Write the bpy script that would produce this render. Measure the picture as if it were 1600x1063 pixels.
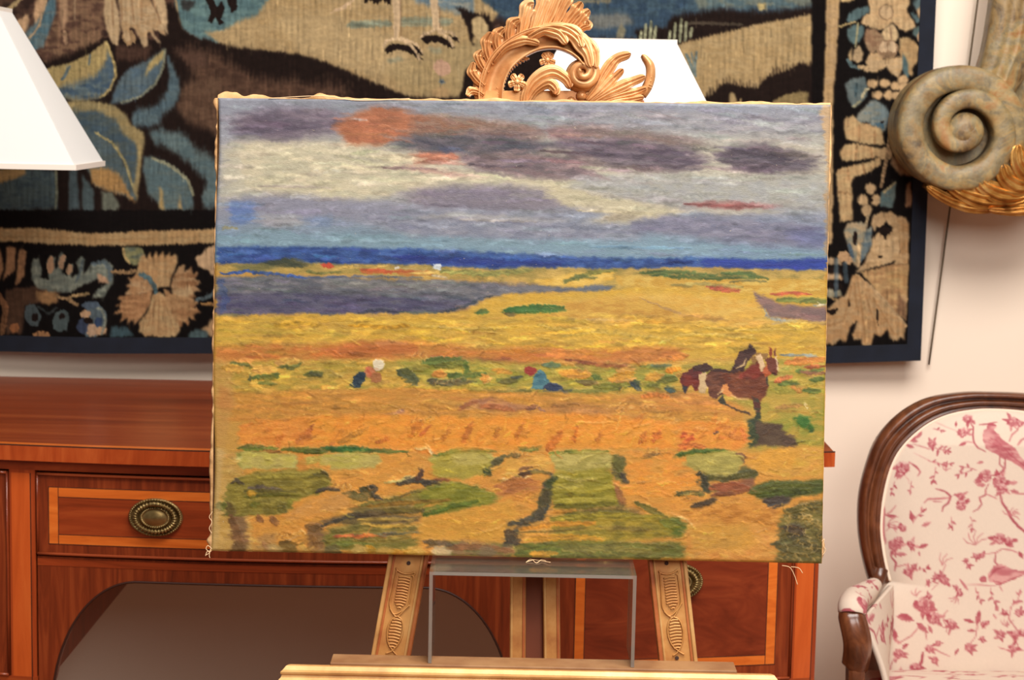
import bpy, math, random
import numpy as np
from mathutils import Vector, Matrix

# ---------------------------------------------------------------- scene, camera, world, light, exposure
scn = bpy.context.scene
for o in list(bpy.data.objects): bpy.data.objects.remove(o, do_unlink=True)
COL = scn.collection
F = 3000.0                      # focal length in pixels of a 1600 x 1063 frame
PITCH, ROLL, HC = 7.0, 1.15, 1.37
cam_d = bpy.data.cameras.new('camera'); cam = bpy.data.objects.new('camera', cam_d); COL.objects.link(cam)
cam_d.sensor_fit = 'HORIZONTAL'; cam_d.sensor_width = 36.0; cam_d.lens = F*36.0/1600.0
CR = Matrix.Rotation(math.radians(90-PITCH), 3, 'X') @ Matrix.Rotation(math.radians(ROLL), 3, 'Z')
cam.matrix_world = Matrix.Translation((0, 0, HC)) @ CR.to_4x4()
cam_d.clip_start = .05; cam_d.clip_end = 50
cam_d.dof.use_dof = True; cam_d.dof.focus_distance = 2.05; cam_d.dof.aperture_fstop = 13.0
scn.camera = cam
world = bpy.data.worlds.new('room_air'); scn.world = world; world.use_nodes = True
world.node_tree.nodes['Background'].inputs[0].default_value = (1.0, .87, .74, 1)
world.node_tree.nodes['Background'].inputs[1].default_value = .16
def area(name, loc, target, sx, sy, power, col):
    d = bpy.data.lights.new(name, 'AREA'); d.shape = 'RECTANGLE'; d.size = sx; d.size_y = sy; d.energy = power; d.color = col
    o = bpy.data.objects.new(name, d); COL.objects.link(o); o.location = loc
    o.rotation_euler = (Vector(target)-Vector(loc)).to_track_quat('-Z', 'Y').to_euler(); return o
area('flash_bounced_off_ceiling', (.5, 1.25, 2.85), (.1, 3.0, .8), 1.7, .9, 88, (1.0, .955, .90))
area('photographer_softbox', (.75, -.75, 2.35), (0, 2.6, .8), 1.1, 1.1, 58, (1.0, .965, .92))
vs = scn.view_settings; vs.view_transform = 'Standard'; vs.look = 'None'; vs.exposure = -0.06; vs.gamma = 1.0; vs.use_curve_mapping = False

# ---------------------------------------------------------------- geometry helpers
CAMP = np.array([0, 0, HC]); CRM = np.array(CR)
def ray(px, py): return CRM @ np.array([(px-800.0)/F, -(py-531.5)/F, -1.0])
def on_y(px, py, y):
    d = ray(px, py); return CAMP+d*(y/d[1])
def on_plane(px, py, p0, n):
    d = ray(px, py); return CAMP+d*(np.dot(np.asarray(p0)-CAMP, n)/np.dot(d, n))
def link(name, me, mat, parent=None, smooth=False):
    o = bpy.data.objects.new(name, me); COL.objects.link(o)
    if mat is not None: me.materials.append(mat)
    if parent is not None:
        o.parent = parent
        r = parent
        while r.parent is not None: r = r.parent
        if r.type == 'EMPTY': me.transform(Matrix.Translation(-r.location))
    if smooth: me.polygons.foreach_set('use_smooth', np.ones(len(me.polygons), bool))
    return o
def empty(name, loc, label, cat, group=None):
    o = bpy.data.objects.new(name, None); COL.objects.link(o); o.location = Vector([float(v) for v in loc]); o.empty_display_size = .05
    return tag(o, label, cat, group)
def tag(o, label, cat, group=None):
    o['label'] = label; o['category'] = cat
    if group: o['group'] = group
    return o
def struct(o): o['kind'] = 'structure'; return o
class MB:
    def __init__(s): s.v = []; s.f = []
    def add(s, V, Fs):
        n = len(s.v); s.v.extend([tuple(map(float, p)) for p in V]); s.f.extend([tuple(i+n for i in q) for q in Fs]); return s
    def hexa(s, c):
        """eight corners: four of one face in order, then the four facing them"""
        return s.add(c, [(3, 2, 1, 0), (4, 5, 6, 7), (0, 1, 5, 4), (1, 2, 6, 5), (2, 3, 7, 6), (3, 0, 4, 7)])
    def box(s, x0, x1, y0, y1, z0, z1):
        return s.hexa([(x0, y0, z0), (x1, y0, z0), (x1, y1, z0), (x0, y1, z0), (x0, y0, z1), (x1, y0, z1), (x1, y1, z1), (x0, y1, z1)])
    def obox(s, c, U, V, W, a, b_, d):
        c, U, V, W = map(np.asarray, (c, U, V, W))
        return s.hexa([c+i*a*U+j*b_*V+k*d*W for k in (-1, 1) for (i, j) in ((-1, -1), (1, -1), (1, 1), (-1, 1))])
    def grid(s, G, cu=False, cv=False):
        """G: (nu, nv, 3) points"""
        nu, nv = G.shape[:2]; Fs = []
        for i in range(nu if cu else nu-1):
            for j in range(nv if cv else nv-1):
                a, c = i, (i+1) % nu; d, e = j, (j+1) % nv
                Fs.append((a*nv+d, c*nv+d, c*nv+e, a*nv+e))
        return s.add(G.reshape(-1, 3), Fs)
    def sweep(s, path, prof, nrm, scale=None, closed=False, caps=True):
        """carry a closed 2D profile (along side vector, along nrm) down a path"""
        path = np.asarray(path, float); n = len(path); T = np.gradient(path, axis=0)
        if closed: T = np.roll(path, -1, 0)-np.roll(path, 1, 0)
        T /= np.linalg.norm(T, axis=1)[:, None]+1e-12
        N = np.asarray(nrm, float); N = np.tile(N, (n, 1)) if N.ndim == 1 else N
        B = np.cross(T, N); B /= np.linalg.norm(B, axis=1)[:, None]+1e-12; N = np.cross(B, T)
        sc = np.ones(n) if scale is None else np.asarray(scale, float); prof = np.asarray(prof, float)
        G = path[:, None]+sc[:, None, None]*(prof[None, :, :1]*B[:, None]+prof[None, :, 1:]*N[:, None])
        k = len(s.v); s.grid(G, cu=closed, cv=True); m = len(prof)
        if caps and not closed:
            s.f.append(tuple(k+j for j in range(m))); s.f.append(tuple(k+(n-1)*m+j for j in reversed(range(m))))
        return s
    def tube(s, path, r, seg=8, closed=False):
        path = np.asarray(path, float); t = np.linspace(0, 2*math.pi, seg, endpoint=False)
        d = path[-1]-path[0] if not closed else np.array([0, 0, 0.]); N = np.array([.123, -.97, .21])
        if np.linalg.norm(d) > 0 and abs(np.dot(d/np.linalg.norm(d), N)) > .9: N = np.array([.3, .2, .93])
        rr = np.asarray(r, float) if np.ndim(r) else np.full(len(path), float(r))
        return s.sweep(path, np.stack([np.cos(t), np.sin(t)], 1), N, rr, closed)
    def lathe(s, c, prof, seg=24, ax=(0, 0, 1), u=(1, 0, 0), su=1.0, sv=1.0):
        """prof: (radius, height) pairs about axis ax"""
        ax = np.asarray(ax, float); u = np.asarray(u, float); v = np.cross(ax, u); t = np.linspace(0, 2*math.pi, seg, endpoint=False)
        G = np.array([[np.asarray(c)+r*(su*math.cos(a)*u+sv*math.sin(a)*v)+h*ax for a in t] for r, h in prof])
        return s.grid(G, cv=True)
    def ball(s, c, r, seg=8, sx=1, sy=1, sz=1):
        G = np.array([[np.asarray(c)+r*np.array([sx*math.sin(p)*math.cos(a), sy*math.sin(p)*math.sin(a), sz*math.cos(p)]) for a in np.linspace(0, 2*math.pi, seg, endpoint=False)] for p in np.linspace(.02, math.pi-.02, max(4, seg//2+1))])
        return s.grid(G, cv=True)
    def build(s, name, mat, parent=None, smooth=False, bevel=0, flip=True):
        me = bpy.data.meshes.new(name); me.from_pydata(s.v, [], s.f); me.validate()
        o = link(name, me, mat, parent, smooth)
        import bmesh
        bm = bmesh.new(); bm.from_mesh(me); bmesh.ops.recalc_face_normals(bm, faces=bm.faces); bm.to_mesh(me); bm.free()
        if bevel:
            m = o.modifiers.new('edge', 'BEVEL'); m.width = bevel; m.segments = 2; m.limit_method = 'ANGLE'
        return o
def crom(P, n):
    """smooth path through points (any dimension)"""
    P = np.asarray(P, float); k = len(P); t = np.linspace(0, k-1-1e-9, n); i = t.astype(int); u = (t-i)[:, None]
    g = lambda j: P[np.clip(j, 0, k-1)]
    a, b, c, d = g(i-1), g(i), g(i+1), g(i+2)
    return .5*(2*b+(c-a)*u+(2*a-5*b+4*c-d)*u*u+(3*b-a-3*c+d)*u**3)
def colour_mesh(name, V, nu, nv, colours, mat, parent, smooth=True):
    """grid mesh (nu x nv points) carrying its own flat print as a colour attribute"""
    I = np.arange(nu*nv).reshape(nu, nv); Q = np.stack([I[:-1, :-1], I[:-1, 1:], I[1:, 1:], I[1:, :-1]], -1).reshape(-1, 4)
    me = bpy.data.meshes.new(name); me.vertices.add(nu*nv); me.vertices.foreach_set('co', V.reshape(-1).astype(np.float32))
    me.loops.add(len(Q)*4); me.loops.foreach_set('vertex_index', Q.reshape(-1).astype(np.int32))
    me.polygons.add(len(Q)); me.polygons.foreach_set('loop_start', np.arange(0, len(Q)*4, 4, dtype=np.int32))
    me.update(calc_edges=True)
    at = me.color_attributes.new('Col', 'FLOAT_COLOR', 'POINT'); c = np.ones((nu*nv, 4), np.float32); c[:, :3] = colours.reshape(-1, 3)
    at.data.foreach_set('color', c.reshape(-1))
    return link(name, me, mat, parent, smooth)
# ---------------------------------------------------------------- raster helpers: flat colour decoration (paint, weave, print)
rng = np.random.RandomState(7)
def lin(c):
    c = np.asarray(c, dtype=np.float64)/255.0
    return np.where(c <= 0.04045, c/12.92, ((c+0.055)/1.055)**2.4)
def pts(s):
    return np.array([[float(a) for a in q.split(',')] for q in s.split()])
def smooth_noise(h, w, cy, cx, seed):
    r = np.random.RandomState(seed); gy = int(h/cy)+3; gx = int(w/cx)+3
    g = r.rand(gy, gx); yy = np.arange(h)/cy; xx = np.arange(w)/cx
    iy = yy.astype(int); ix = xx.astype(int); fy = yy-iy; fx = xx-ix
    fy = (fy*fy*(3-2*fy))[:, None]; fx = (fx*fx*(3-2*fx))[None, :]
    a = g[iy][:, ix]; b = g[iy][:, ix+1]; c = g[iy+1][:, ix]; d = g[iy+1][:, ix+1]
    return (a*(1-fx)+b*fx)*(1-fy)+(c*(1-fx)+d*fx)*fy
def boxblur(m, r):
    if r < 1: return m
    for ax in (0, 1):
        k = 2*r+1; p = [(0, 0), (0, 0)]; p[ax] = (r+1, r)
        c = np.cumsum(np.pad(m, p, mode='edge'), axis=ax)
        m = (c[k:]-c[:-k])/k if ax == 0 else (c[:, k:]-c[:, :-k])/k
    return m
class Buf:
    """a flat design, drawn in its own millimetre-like units (x right, y down)"""
    def __init__(s, x0, y0, x1, y1, sc, base, seed=1):
        s.x0, s.y0, s.sc = x0, y0, sc
        s.W = int((x1-x0)*sc)+1; s.H = int((y1-y0)*sc)+1
        s.col = np.empty((s.H, s.W, 3)); s.col[:] = base
        s.h = np.zeros((s.H, s.W)); s.seed = seed
        s.n1 = smooth_noise(s.H, s.W, 3.0*sc+1, 14*sc+1, seed)-.5
        s.n2 = smooth_noise(s.H, s.W, 9*sc+1, 9*sc+1, seed+1)-.5
        s.n3 = smooth_noise(s.H, s.W, 2.2, 2.2, seed+2)-.5
        s.combx = np.random.RandomState(seed+3).rand(s.W+4)
    def win(s, xa, ya, xb, yb):
        i0 = max(0, int((xa-s.x0)*s.sc)); i1 = min(s.W, int((xb-s.x0)*s.sc)+2)
        j0 = max(0, int((ya-s.y0)*s.sc)); j1 = min(s.H, int((yb-s.y0)*s.sc)+2)
        if i1 <= i0 or j1 <= j0: return None
        X = (np.arange(i0, i1)/s.sc+s.x0)[None, :]; Y = (np.arange(j0, j1)/s.sc+s.y0)[:, None]
        return slice(j0, j1), slice(i0, i1), X, Y
    def mix(s, J, I, m, c, jit=0.0, alt=None):
        c = np.asarray(c, float)
        t = np.empty(m.shape+(3,)); t[:] = c
        if alt is not None:
            a = np.clip(.5+2.2*s.n1[J, I]+1.2*s.n2[J, I], 0, 1)[..., None]
            t = t*(1-a)+np.asarray(alt, float)*a
        if jit: t = t*(1+jit*(s.n1[J, I]+.6*s.n3[J, I]))[..., None]
        s.col[J, I] = s.col[J, I]*(1-m[..., None])+t*m[..., None]
    def P(s, c, p, f=1.0, jit=6/100, rag=2.0, alt=None, op=1.0, comb=0.0, per=5.0, hh=0.0):
        if isinstance(p, str): p = pts(p)
        pad = f+rag+comb+2
        w = s.win(p[:, 0].min()-pad, p[:, 1].min()-pad, p[:, 0].max()+pad, p[:, 1].max()+pad)
        if w is None: return
        J, I, X, Y = w
        X = X+rag*2*s.n2[J, I]; Y = Y+rag*1.3*s.n1[J, I]
        if comb:
            i = np.arange(I.start, I.stop); ph = ((i/s.sc)/per)
            tri = np.abs((ph % 1.0)*2-1)*(.55+.75*s.combx[(ph.astype(int)) % len(s.combx)])
            Y = Y+comb*(tri[None, :]-.5)
        m = np.zeros(np.broadcast(X, Y).shape, bool); n = len(p)
        for k in range(n):
            xa, ya = p[k]; xb, yb = p[(k+1) % n]
            if ya == yb: continue
            cond = (Y < ya) != (Y < yb)
            m ^= cond & (X < (xb-xa)*(Y-ya)/(yb-ya)+xa)
        m = boxblur(boxblur(m.astype(float), int(round(f*s.sc*.6))), int(round(f*s.sc*.4)))*op
        s.mix(J, I, m, c, jit, alt)
        if hh: s.h[J, I] += m*hh
    def S(s, c, p, w=4.0, op=1.0, jit=.10, taper=.5, bris=.35, hh=.25, w2=None):
        """brush stroke along a polyline, with bristle streaks and a raised rim"""
        if isinstance(p, str): p = pts(p)
        W2 = w if w2 is None else w2; mw = max(w, W2)
        q = s.win(p[:, 0].min()-mw-1, p[:, 1].min()-mw-1, p[:, 0].max()+mw+1, p[:, 1].max()+mw+1)
        if q is None: return
        J, I, X, Y = q
        best = None; off = None; tt = None
        L = np.hypot(*(p[1:]-p[:-1]).T); tot = max(L.sum(), 1e-6); acc = 0
        for k in range(len(p)-1):
            d = p[k+1]-p[k]; l2 = max((d*d).sum(), 1e-9)
            t = np.clip(((X-p[k, 0])*d[0]+(Y-p[k, 1])*d[1])/l2, 0, 1)
            ex = X-p[k, 0]-t*d[0]; ey = Y-p[k, 1]-t*d[1]; D = ex*ex+ey*ey
            o = (ey*d[0]-ex*d[1])/math.sqrt(l2); T = (acc+t*L[k])/tot; acc += L[k]
            if best is None: best, off, tt = D, o, T
            else:
                u = D < best; best = np.where(u, D, best); off = np.where(u, o, off); tt = np.where(u, T, tt)
        D = np.sqrt(best); wid = (w*(1-tt)+W2*tt)*.5
        if taper: wid = wid*np.clip(1-taper*(2*np.abs(tt-.5))**3, .1, 1)
        wid = np.maximum(wid*(1+.5*s.n3[J, I]), .35/s.sc)
        m = np.clip((wid-D)*s.sc*1.1+.5, 0, 1)
        if bris:
            ph = s.seed*7.1+p[0, 0]*.37
            b = .5+.5*np.sin(off*(5.1/max(1.6, mw*.22))+ph+1.5*np.sin(off*2.3+ph))
            m = m*(1-bris*b*np.clip(tt*1.3, 0, 1))
        m = m*op
        s.mix(J, I, m, c, jit)
        if bris and mw > 3:
            tone = 1+.20*m*(np.sin(off*(7.3/max(1.6, mw*.2))+ph*1.7+.8*np.sin(tt*5+ph))*.6+s.n1[J, I]*1.4)
            s.col[J, I] *= tone[..., None]
        if hh:
            s.h[J, I] = s.h[J, I]*(1-.6*m)+m*hh*(.45+.55*np.clip(D/np.maximum(wid, 1e-3), 0, 1)**2+.5*s.n3[J, I])
    def E(s, c, x, y, rx, ry, a=0, **k):
        t = np.linspace(0, 2*math.pi, 22, endpoint=False); ca, sa = math.cos(math.radians(a)), math.sin(math.radians(a))
        s.P(c, np.stack([x+rx*np.cos(t)*ca-ry*np.sin(t)*sa, y+rx*np.cos(t)*sa+ry*np.sin(t)*ca], 1), **k)
    def at(s, x, y):
        i = min(s.W-1, max(0, int((x-s.x0)*s.sc))); j = min(s.H-1, max(0, int((y-s.y0)*s.sc)))
        return s.col[j, i]
    def dabs(s, n, box, ln, wd, ang, jit=.12, op=.7, hh=.3, bow=0.0, seed=3, cj=14):
        r = np.random.RandomState(seed)
        for k in range(n):
            x = r.uniform(box[0], box[2]); y = r.uniform(box[1], box[3])
            L = ln*r.uniform(.5, 1.4); a = math.radians(ang[0]+r.randn()*ang[1]); c = s.at(x, y)+r.randn()*cj*.6+r.randn(3)*cj*.45
            dx, dy = math.cos(a)*L/2, math.sin(a)*L/2; b = bow*r.randn()*L*.12
            s.S(c, np.array([[x-dx, y-dy], [x+b*dy/max(L, 1), y-b], [x+dx, y+dy]]), wd*r.uniform(.5, 1.5), op*r.uniform(.5, 1), jit, .6, .5, hh*r.uniform(.3, 1.3))
    def sample(s, x, y):
        fx = np.clip((x-s.x0)*s.sc, 0, s.W-1.001); fy = np.clip((y-s.y0)*s.sc, 0, s.H-1.001)
        i = fx.astype(int); j = fy.astype(int); u = (fx-i)[..., None]; v = (fy-j)[..., None]
        c = s.col
        o = (c[j, i]*(1-u)+c[j, i+1]*u)*(1-v)+(c[j+1, i]*(1-u)+c[j+1, i+1]*u)*v
        u = u[..., 0]; v = v[..., 0]; c = s.h
        return np.clip(o, 0, 255), (c[j, i]*(1-u)+c[j, i+1]*u)*(1-v)+(c[j+1, i]*(1-u)+c[j+1, i+1]*u)*v
# ---------------------------------------------------------------- materials
def srgb(r, g, b): return tuple(float(v) for v in lin((r, g, b)))+(1.0,)
class NM:
    def __init__(s, name):
        s.m = bpy.data.materials.new(name); s.m.use_nodes = True; s.t = s.m.node_tree; s.p = s.t.nodes['Principled BSDF']
    def n(s, kind, **k):
        x = s.t.nodes.new(kind)
        for a, b in k.items():
            if a in x.inputs: x.inputs[a].default_value = b
            else: setattr(x, a, b)
        return x
    def l(s, a, b): s.t.links.new(a, b)
    def set(s, **k):
        for a, b in k.items(): s.p.inputs[a.replace('_', ' ')].default_value = b
        return s
    def coord(s, scale=(1, 1, 1), rot=(0, 0, 0)):
        tc = s.n('ShaderNodeTexCoord'); mp = s.n('ShaderNodeMapping'); mp.inputs['Scale'].default_value = scale; mp.inputs['Rotation'].default_value = rot
        s.l(tc.outputs['Object'], mp.inputs['Vector']); return mp.outputs['Vector']
    def ramp(s, fac, stops):
        r = s.n('ShaderNodeValToRGB'); e = r.color_ramp.elements
        while len(e) < len(stops): e.new(.5)
        for k, (p, c) in enumerate(stops): e[k].position = p; e[k].color = c
        s.l(fac, r.inputs['Fac']); return r.outputs['Color']
    def bump(s, h, strength=.3, dist=.001):
        b = s.n('ShaderNodeBump', Strength=strength, Distance=dist); s.l(h, b.inputs['Height']); s.l(b.outputs['Normal'], s.p.inputs['Normal']); return s
def noise(m, vec, scale, detail=4, rough=.55, dist=0.0):
    x = m.n('ShaderNodeTexNoise', Scale=scale, Detail=detail, Roughness=rough, Distortion=dist); m.l(vec, x.inputs['Vector']); return x.outputs['Fac']
def wood(name, dark, mid, light, grain=(3, 40, 40), rough=.3, coat=.35, fig=1.6, rot=(0, 0, 0)):
    m = NM(name); v = m.coord(grain, rot)
    f = noise(m, v, 1.0, 8, .62, fig)
    m.l(m.ramp(f, [(.22, dark), (.5, mid), (.78, light)]), m.p.inputs['Base Color'])
    m.set(Roughness=rough, Coat_Weight=coat, Coat_Roughness=.18); m.p.inputs['Specular IOR Level'].default_value = .35
    m.bump(f, .05, .0006); return m.m
def flat(name, c, rough=.6, metallic=0.0, vary=.0, scale=8, c2=None, bump=0, bscale=200, sheen=0):
    m = NM(name)
    if c2 is not None:
        f = noise(m, m.coord(), scale, 5); m.l(m.ramp(f, [(.35, c), (.65, c2)]), m.p.inputs['Base Color'])
    else: m.set(Base_Color=c)
    m.set(Roughness=rough, Metallic=metallic)
    if sheen: m.set(Sheen_Weight=sheen)
    if bump: m.bump(noise(m, m.coord(), bscale, 4), bump, .001)
    return m.m
def printed(name, rough, spec, weave=0, amount=.2, coat=0, k=1.0):
    """colour comes from the object's own colour attribute; a fine thread relief on top"""
    m = NM(name); a = m.n('ShaderNodeVertexColor', layer_name='Col'); m.l(a.outputs['Color'], m.p.inputs['Base Color'])
    m.set(Roughness=rough, Coat_Weight=coat, Coat_Roughness=.25); m.p.inputs['Specular IOR Level'].default_value = spec
    if weave:
        v = m.coord(); w1 = m.n('ShaderNodeTexWave', Scale=weave, wave_type='BANDS', bands_direction='X', Distortion=1.5); w2 = m.n('ShaderNodeTexWave', Scale=weave, wave_type='BANDS', bands_direction='Z', Distortion=1.5)
        m.l(v, w1.inputs['Vector']); m.l(v, w2.inputs['Vector'])
        ad = m.n('ShaderNodeMath', operation='ADD'); m.l(w1.outputs['Fac'], ad.inputs[0]); m.l(w2.outputs['Fac'], ad.inputs[1]); m.bump(ad.outputs[0], amount, .0006)
    return m.m
MAT = {}
MAT['mahogany'] = wood('mahogany', srgb(104, 38, 14), srgb(150, 60, 25), srgb(180, 86, 38), (2.2, 30, 34), .32)
MAT['mahogany_top'] = wood('mahogany_top', srgb(98, 38, 15), srgb(138, 58, 25), srgb(168, 84, 40), (1.6, 16, 16), .34, .22, 1.0)
MAT['mahogany_upright'] = wood('mahogany_upright', srgb(112, 40, 14), srgb(160, 64, 26), srgb(184, 82, 36), (34, 30, 2.2), .34)
MAT['crossband'] = wood('crossband', srgb(80, 30, 13), srgb(126, 50, 22), srgb(164, 76, 36), (60, 30, 4), .32)
MAT['crossband_edge'] = wood('crossband_edge', srgb(126, 46, 16), srgb(166, 68, 26), srgb(194, 94, 42), (26, 20, 4), .3)
MAT['flame'] = wood('flame', srgb(86, 30, 14), srgb(124, 48, 24), srgb(150, 66, 34), (5, 26, 20), .32, .3, 2.5, (0, .35, 0))
MAT['satinwood'] = wood('satinwood', srgb(184, 82, 26), srgb(216, 108, 38), srgb(232, 130, 54), (4, 40, 40), .3)
MAT['stile_inlay'] = wood('stile_inlay', srgb(172, 70, 24), srgb(198, 88, 34), srgb(210, 104, 44), (30, 30, 3), .32)
MAT['stringing'] = flat('stringing', srgb(58, 26, 14), .5)
MAT['cockbead'] = flat('cockbead', srgb(148, 66, 34), .25)
MAT['mast_dark'] = flat('mast_dark', srgb(112, 52, 24), .7)
MAT['ledge'] = flat('ledge', srgb(158, 116, 76), .5, c2=srgb(136, 92, 56), scale=30)
MAT['inside_dark'] = flat('inside_dark', srgb(58, 30, 18), .7)
MAT['brass'] = flat('brass', srgb(172, 148, 98), .34, .8, c2=srgb(132, 108, 66), scale=60)
def gilt(name, c1, c2, c3, rough=.38, metal=.55):
    m = NM(name); f = noise(m, m.coord(), 24, 6, .6); g = noise(m, m.coord(), 90, 3, .6)
    m.l(m.ramp(f, [(.3, c1), (.52, c2), (.72, c3)]), m.p.inputs['Base Color']); m.set(Roughness=rough, Metallic=metal); m.bump(g, .15, .001); return m.m
MAT['gilt'] = gilt('gilt', srgb(172, 108, 60), srgb(210, 156, 102), srgb(232, 190, 140), .34, .3)
MAT['gilt_wood'] = gilt('gilt_wood', srgb(164, 96, 46), srgb(196, 136, 72), srgb(212, 160, 96), .42, .25)
MAT['gilt_pale'] = gilt('gilt_pale', srgb(176, 124, 70), srgb(204, 152, 90), srgb(218, 174, 112), .4, .25)
MAT['gilt_red'] = gilt('gilt_red', srgb(150, 74, 34), srgb(178, 98, 50), srgb(196, 124, 70), .42, .2)
MAT['gilt_old'] = gilt('gilt_old', srgb(120, 66, 26), srgb(196, 138, 66), srgb(240, 196, 122), .26, .75)
def old_paint():
    m = NM('old_paint'); v = m.coord(); f = noise(m, v, 16, 7, .62, .8); g = noise(m, v, 46, 6, .65)
    mx = m.n('ShaderNodeMix', data_type='RGBA')
    m.l(m.ramp(f, [(.34, srgb(60, 44, 30)), (.43, srgb(136, 104, 56)), (.5, srgb(116, 106, 80)), (.56, srgb(158, 132, 82)), (.64, srgb(160, 104, 46))]), mx.inputs[6]); m.l(m.ramp(g, [(.36, srgb(72, 54, 40)), (.6, srgb(168, 148, 110))]), mx.inputs[7])
    mx.inputs[0].default_value = .35; m.l(mx.outputs[2], m.p.inputs['Base Color']); m.set(Roughness=.5); m.bump(g, .5, .003); return m.m
MAT['old_paint'] = old_paint()
def oil_paint():
    """colour attribute plus canvas tooth, bristle streaks and little dry flecks"""
    m = NM('picture'); a = m.n('ShaderNodeVertexColor', layer_name='Col'); v1 = m.coord((260, 260, 900)); v2 = m.coord((1400, 1400, 1400)); v3 = m.coord((420, 420, 700))
    st = noise(m, v1, 1.0, 5, .65, .6); tooth = noise(m, v2, 1.0, 2, .5); fl = noise(m, v3, 1.0, 3, .6, 1.0)
    k = m.ramp(st, [(.28, (.86, .86, .86, 1)), (.5, (1, 1, 1, 1)), (.75, (1.12, 1.12, 1.12, 1))])
    mx = m.n('ShaderNodeMix', data_type='RGBA', blend_type='MULTIPLY'); mx.inputs[0].default_value = 1.0; m.l(a.outputs['Color'], mx.inputs[6]); m.l(k, mx.inputs[7])
    f = m.ramp(fl, [(.69, (0, 0, 0, 1)), (.76, (.5, .5, .5, 1))]); m2 = m.n('ShaderNodeMix', data_type='RGBA'); m.l(f, m2.inputs[0]); m.l(mx.outputs[2], m2.inputs[6]); m2.inputs[7].default_value = (.62, .5, .33, 1); m.l(m2.outputs[2], m.p.inputs['Base Color'])
    ad = m.n('ShaderNodeMath', operation='MULTIPLY_ADD'); m.l(tooth, ad.inputs[0]); ad.inputs[1].default_value = .35; m.l(st, ad.inputs[2]); m.bump(ad.outputs[0], .5, .0007)
    m.set(Roughness=.48); m.p.inputs['Specular IOR Level'].default_value = .22; return m.m
MAT['picture'] = oil_paint()
MAT['weave'] = printed('weave', .95, .08, 330, .35)
MAT['toile'] = printed('toile', .9, .15, 500, .15)
MAT['galloon'] = flat('galloon', srgb(10, 15, 28), .95, c2=srgb(15, 21, 36), scale=30, bump=.2, bscale=300)
MAT['raw_canvas'] = flat('raw_canvas', srgb(214, 168, 116), .85, c2=srgb(184, 138, 88), scale=60, bump=.5, bscale=300)
MAT['pine'] = flat('pine', srgb(176, 136, 90), .7)
MAT['thread'] = flat('thread', srgb(226, 190, 146), .8)
MAT['wall'] = flat('wall', srgb(240, 221, 202), .75, c2=srgb(237, 217, 197), scale=1.2, bump=.04, bscale=60)
MAT['floor'] = flat('floor', srgb(150, 88, 46), .8, c2=srgb(128, 72, 38), scale=9, bump=.3, bscale=200)
MAT['walnut'] = wood('walnut', srgb(52, 26, 15), srgb(96, 52, 30), srgb(138, 82, 50), (26, 26, 14), .3, .35)
MAT['gimp'] = flat('gimp', srgb(236, 212, 190), .85, bump=.3, bscale=400)
MAT['rod'] = flat('rod', srgb(92, 74, 48), .5, .3)
MAT['shade_trim'] = flat('shade_trim', srgb(238, 226, 214), .8)
MAT['lamp_brass'] = flat('lamp_brass', srgb(190, 150, 84), .3, .9)
def shade_mat():
    m = NM('lampshade'); m.set(Base_Color=(.93, .92, .90, 1), Roughness=.85)
    tr = m.n('ShaderNodeBsdfTranslucent'); tr.inputs[0].default_value = srgb(252, 240, 226); mx = m.n('ShaderNodeMixShader'); mx.inputs[0].default_value = .18
    out = m.t.nodes['Material Output']; m.l(m.p.outputs[0], mx.inputs[1]); m.l(tr.outputs[0], mx.inputs[2]); m.l(mx.outputs[0], out.inputs['Surface']); return m.m
MAT['shade'] = shade_mat()
def acrylic(name, edge):
    """clear sheet: mostly see-through, sharp reflections, cut edges whitened in colour for the light they catch"""
    m = NM(name); tr = m.n('ShaderNodeBsdfTransparent'); tr.inputs[0].default_value = (.93, .93, .92, 1); gl = m.n('ShaderNodeBsdfGlossy', Roughness=.03); fr = m.n('ShaderNodeFresnel', IOR=1.49); mx = m.n('ShaderNodeMixShader'); m.l(fr.outputs[0], mx.inputs[0]); m.l(tr.outputs[0], mx.inputs[1]); m.l(gl.outputs[0], mx.inputs[2])
    df = m.n('ShaderNodeBsdfTranslucent'); df.inputs[0].default_value = (.98, .86, .74, 1); d2 = m.n('ShaderNodeBsdfDiffuse'); d2.inputs[0].default_value = (.98, .86, .74, 1); a = m.n('ShaderNodeMixShader'); a.inputs[0].default_value = .5; m.l(df.outputs[0], a.inputs[1]); m.l(d2.outputs[0], a.inputs[2])
    o = m.n('ShaderNodeMixShader'); o.inputs[0].default_value = edge; m.l(mx.outputs[0], o.inputs[1]); m.l(a.outputs[0], o.inputs[2]); m.l(o.outputs[0], m.t.nodes['Material Output'].inputs['Surface']); return m.m
MAT['acrylic'] = acrylic('acrylic', .03); MAT['acrylic_edge'] = acrylic('acrylic_edge', .30)  # edge version has pale colour mixed in as light caught by polished edges
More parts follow.
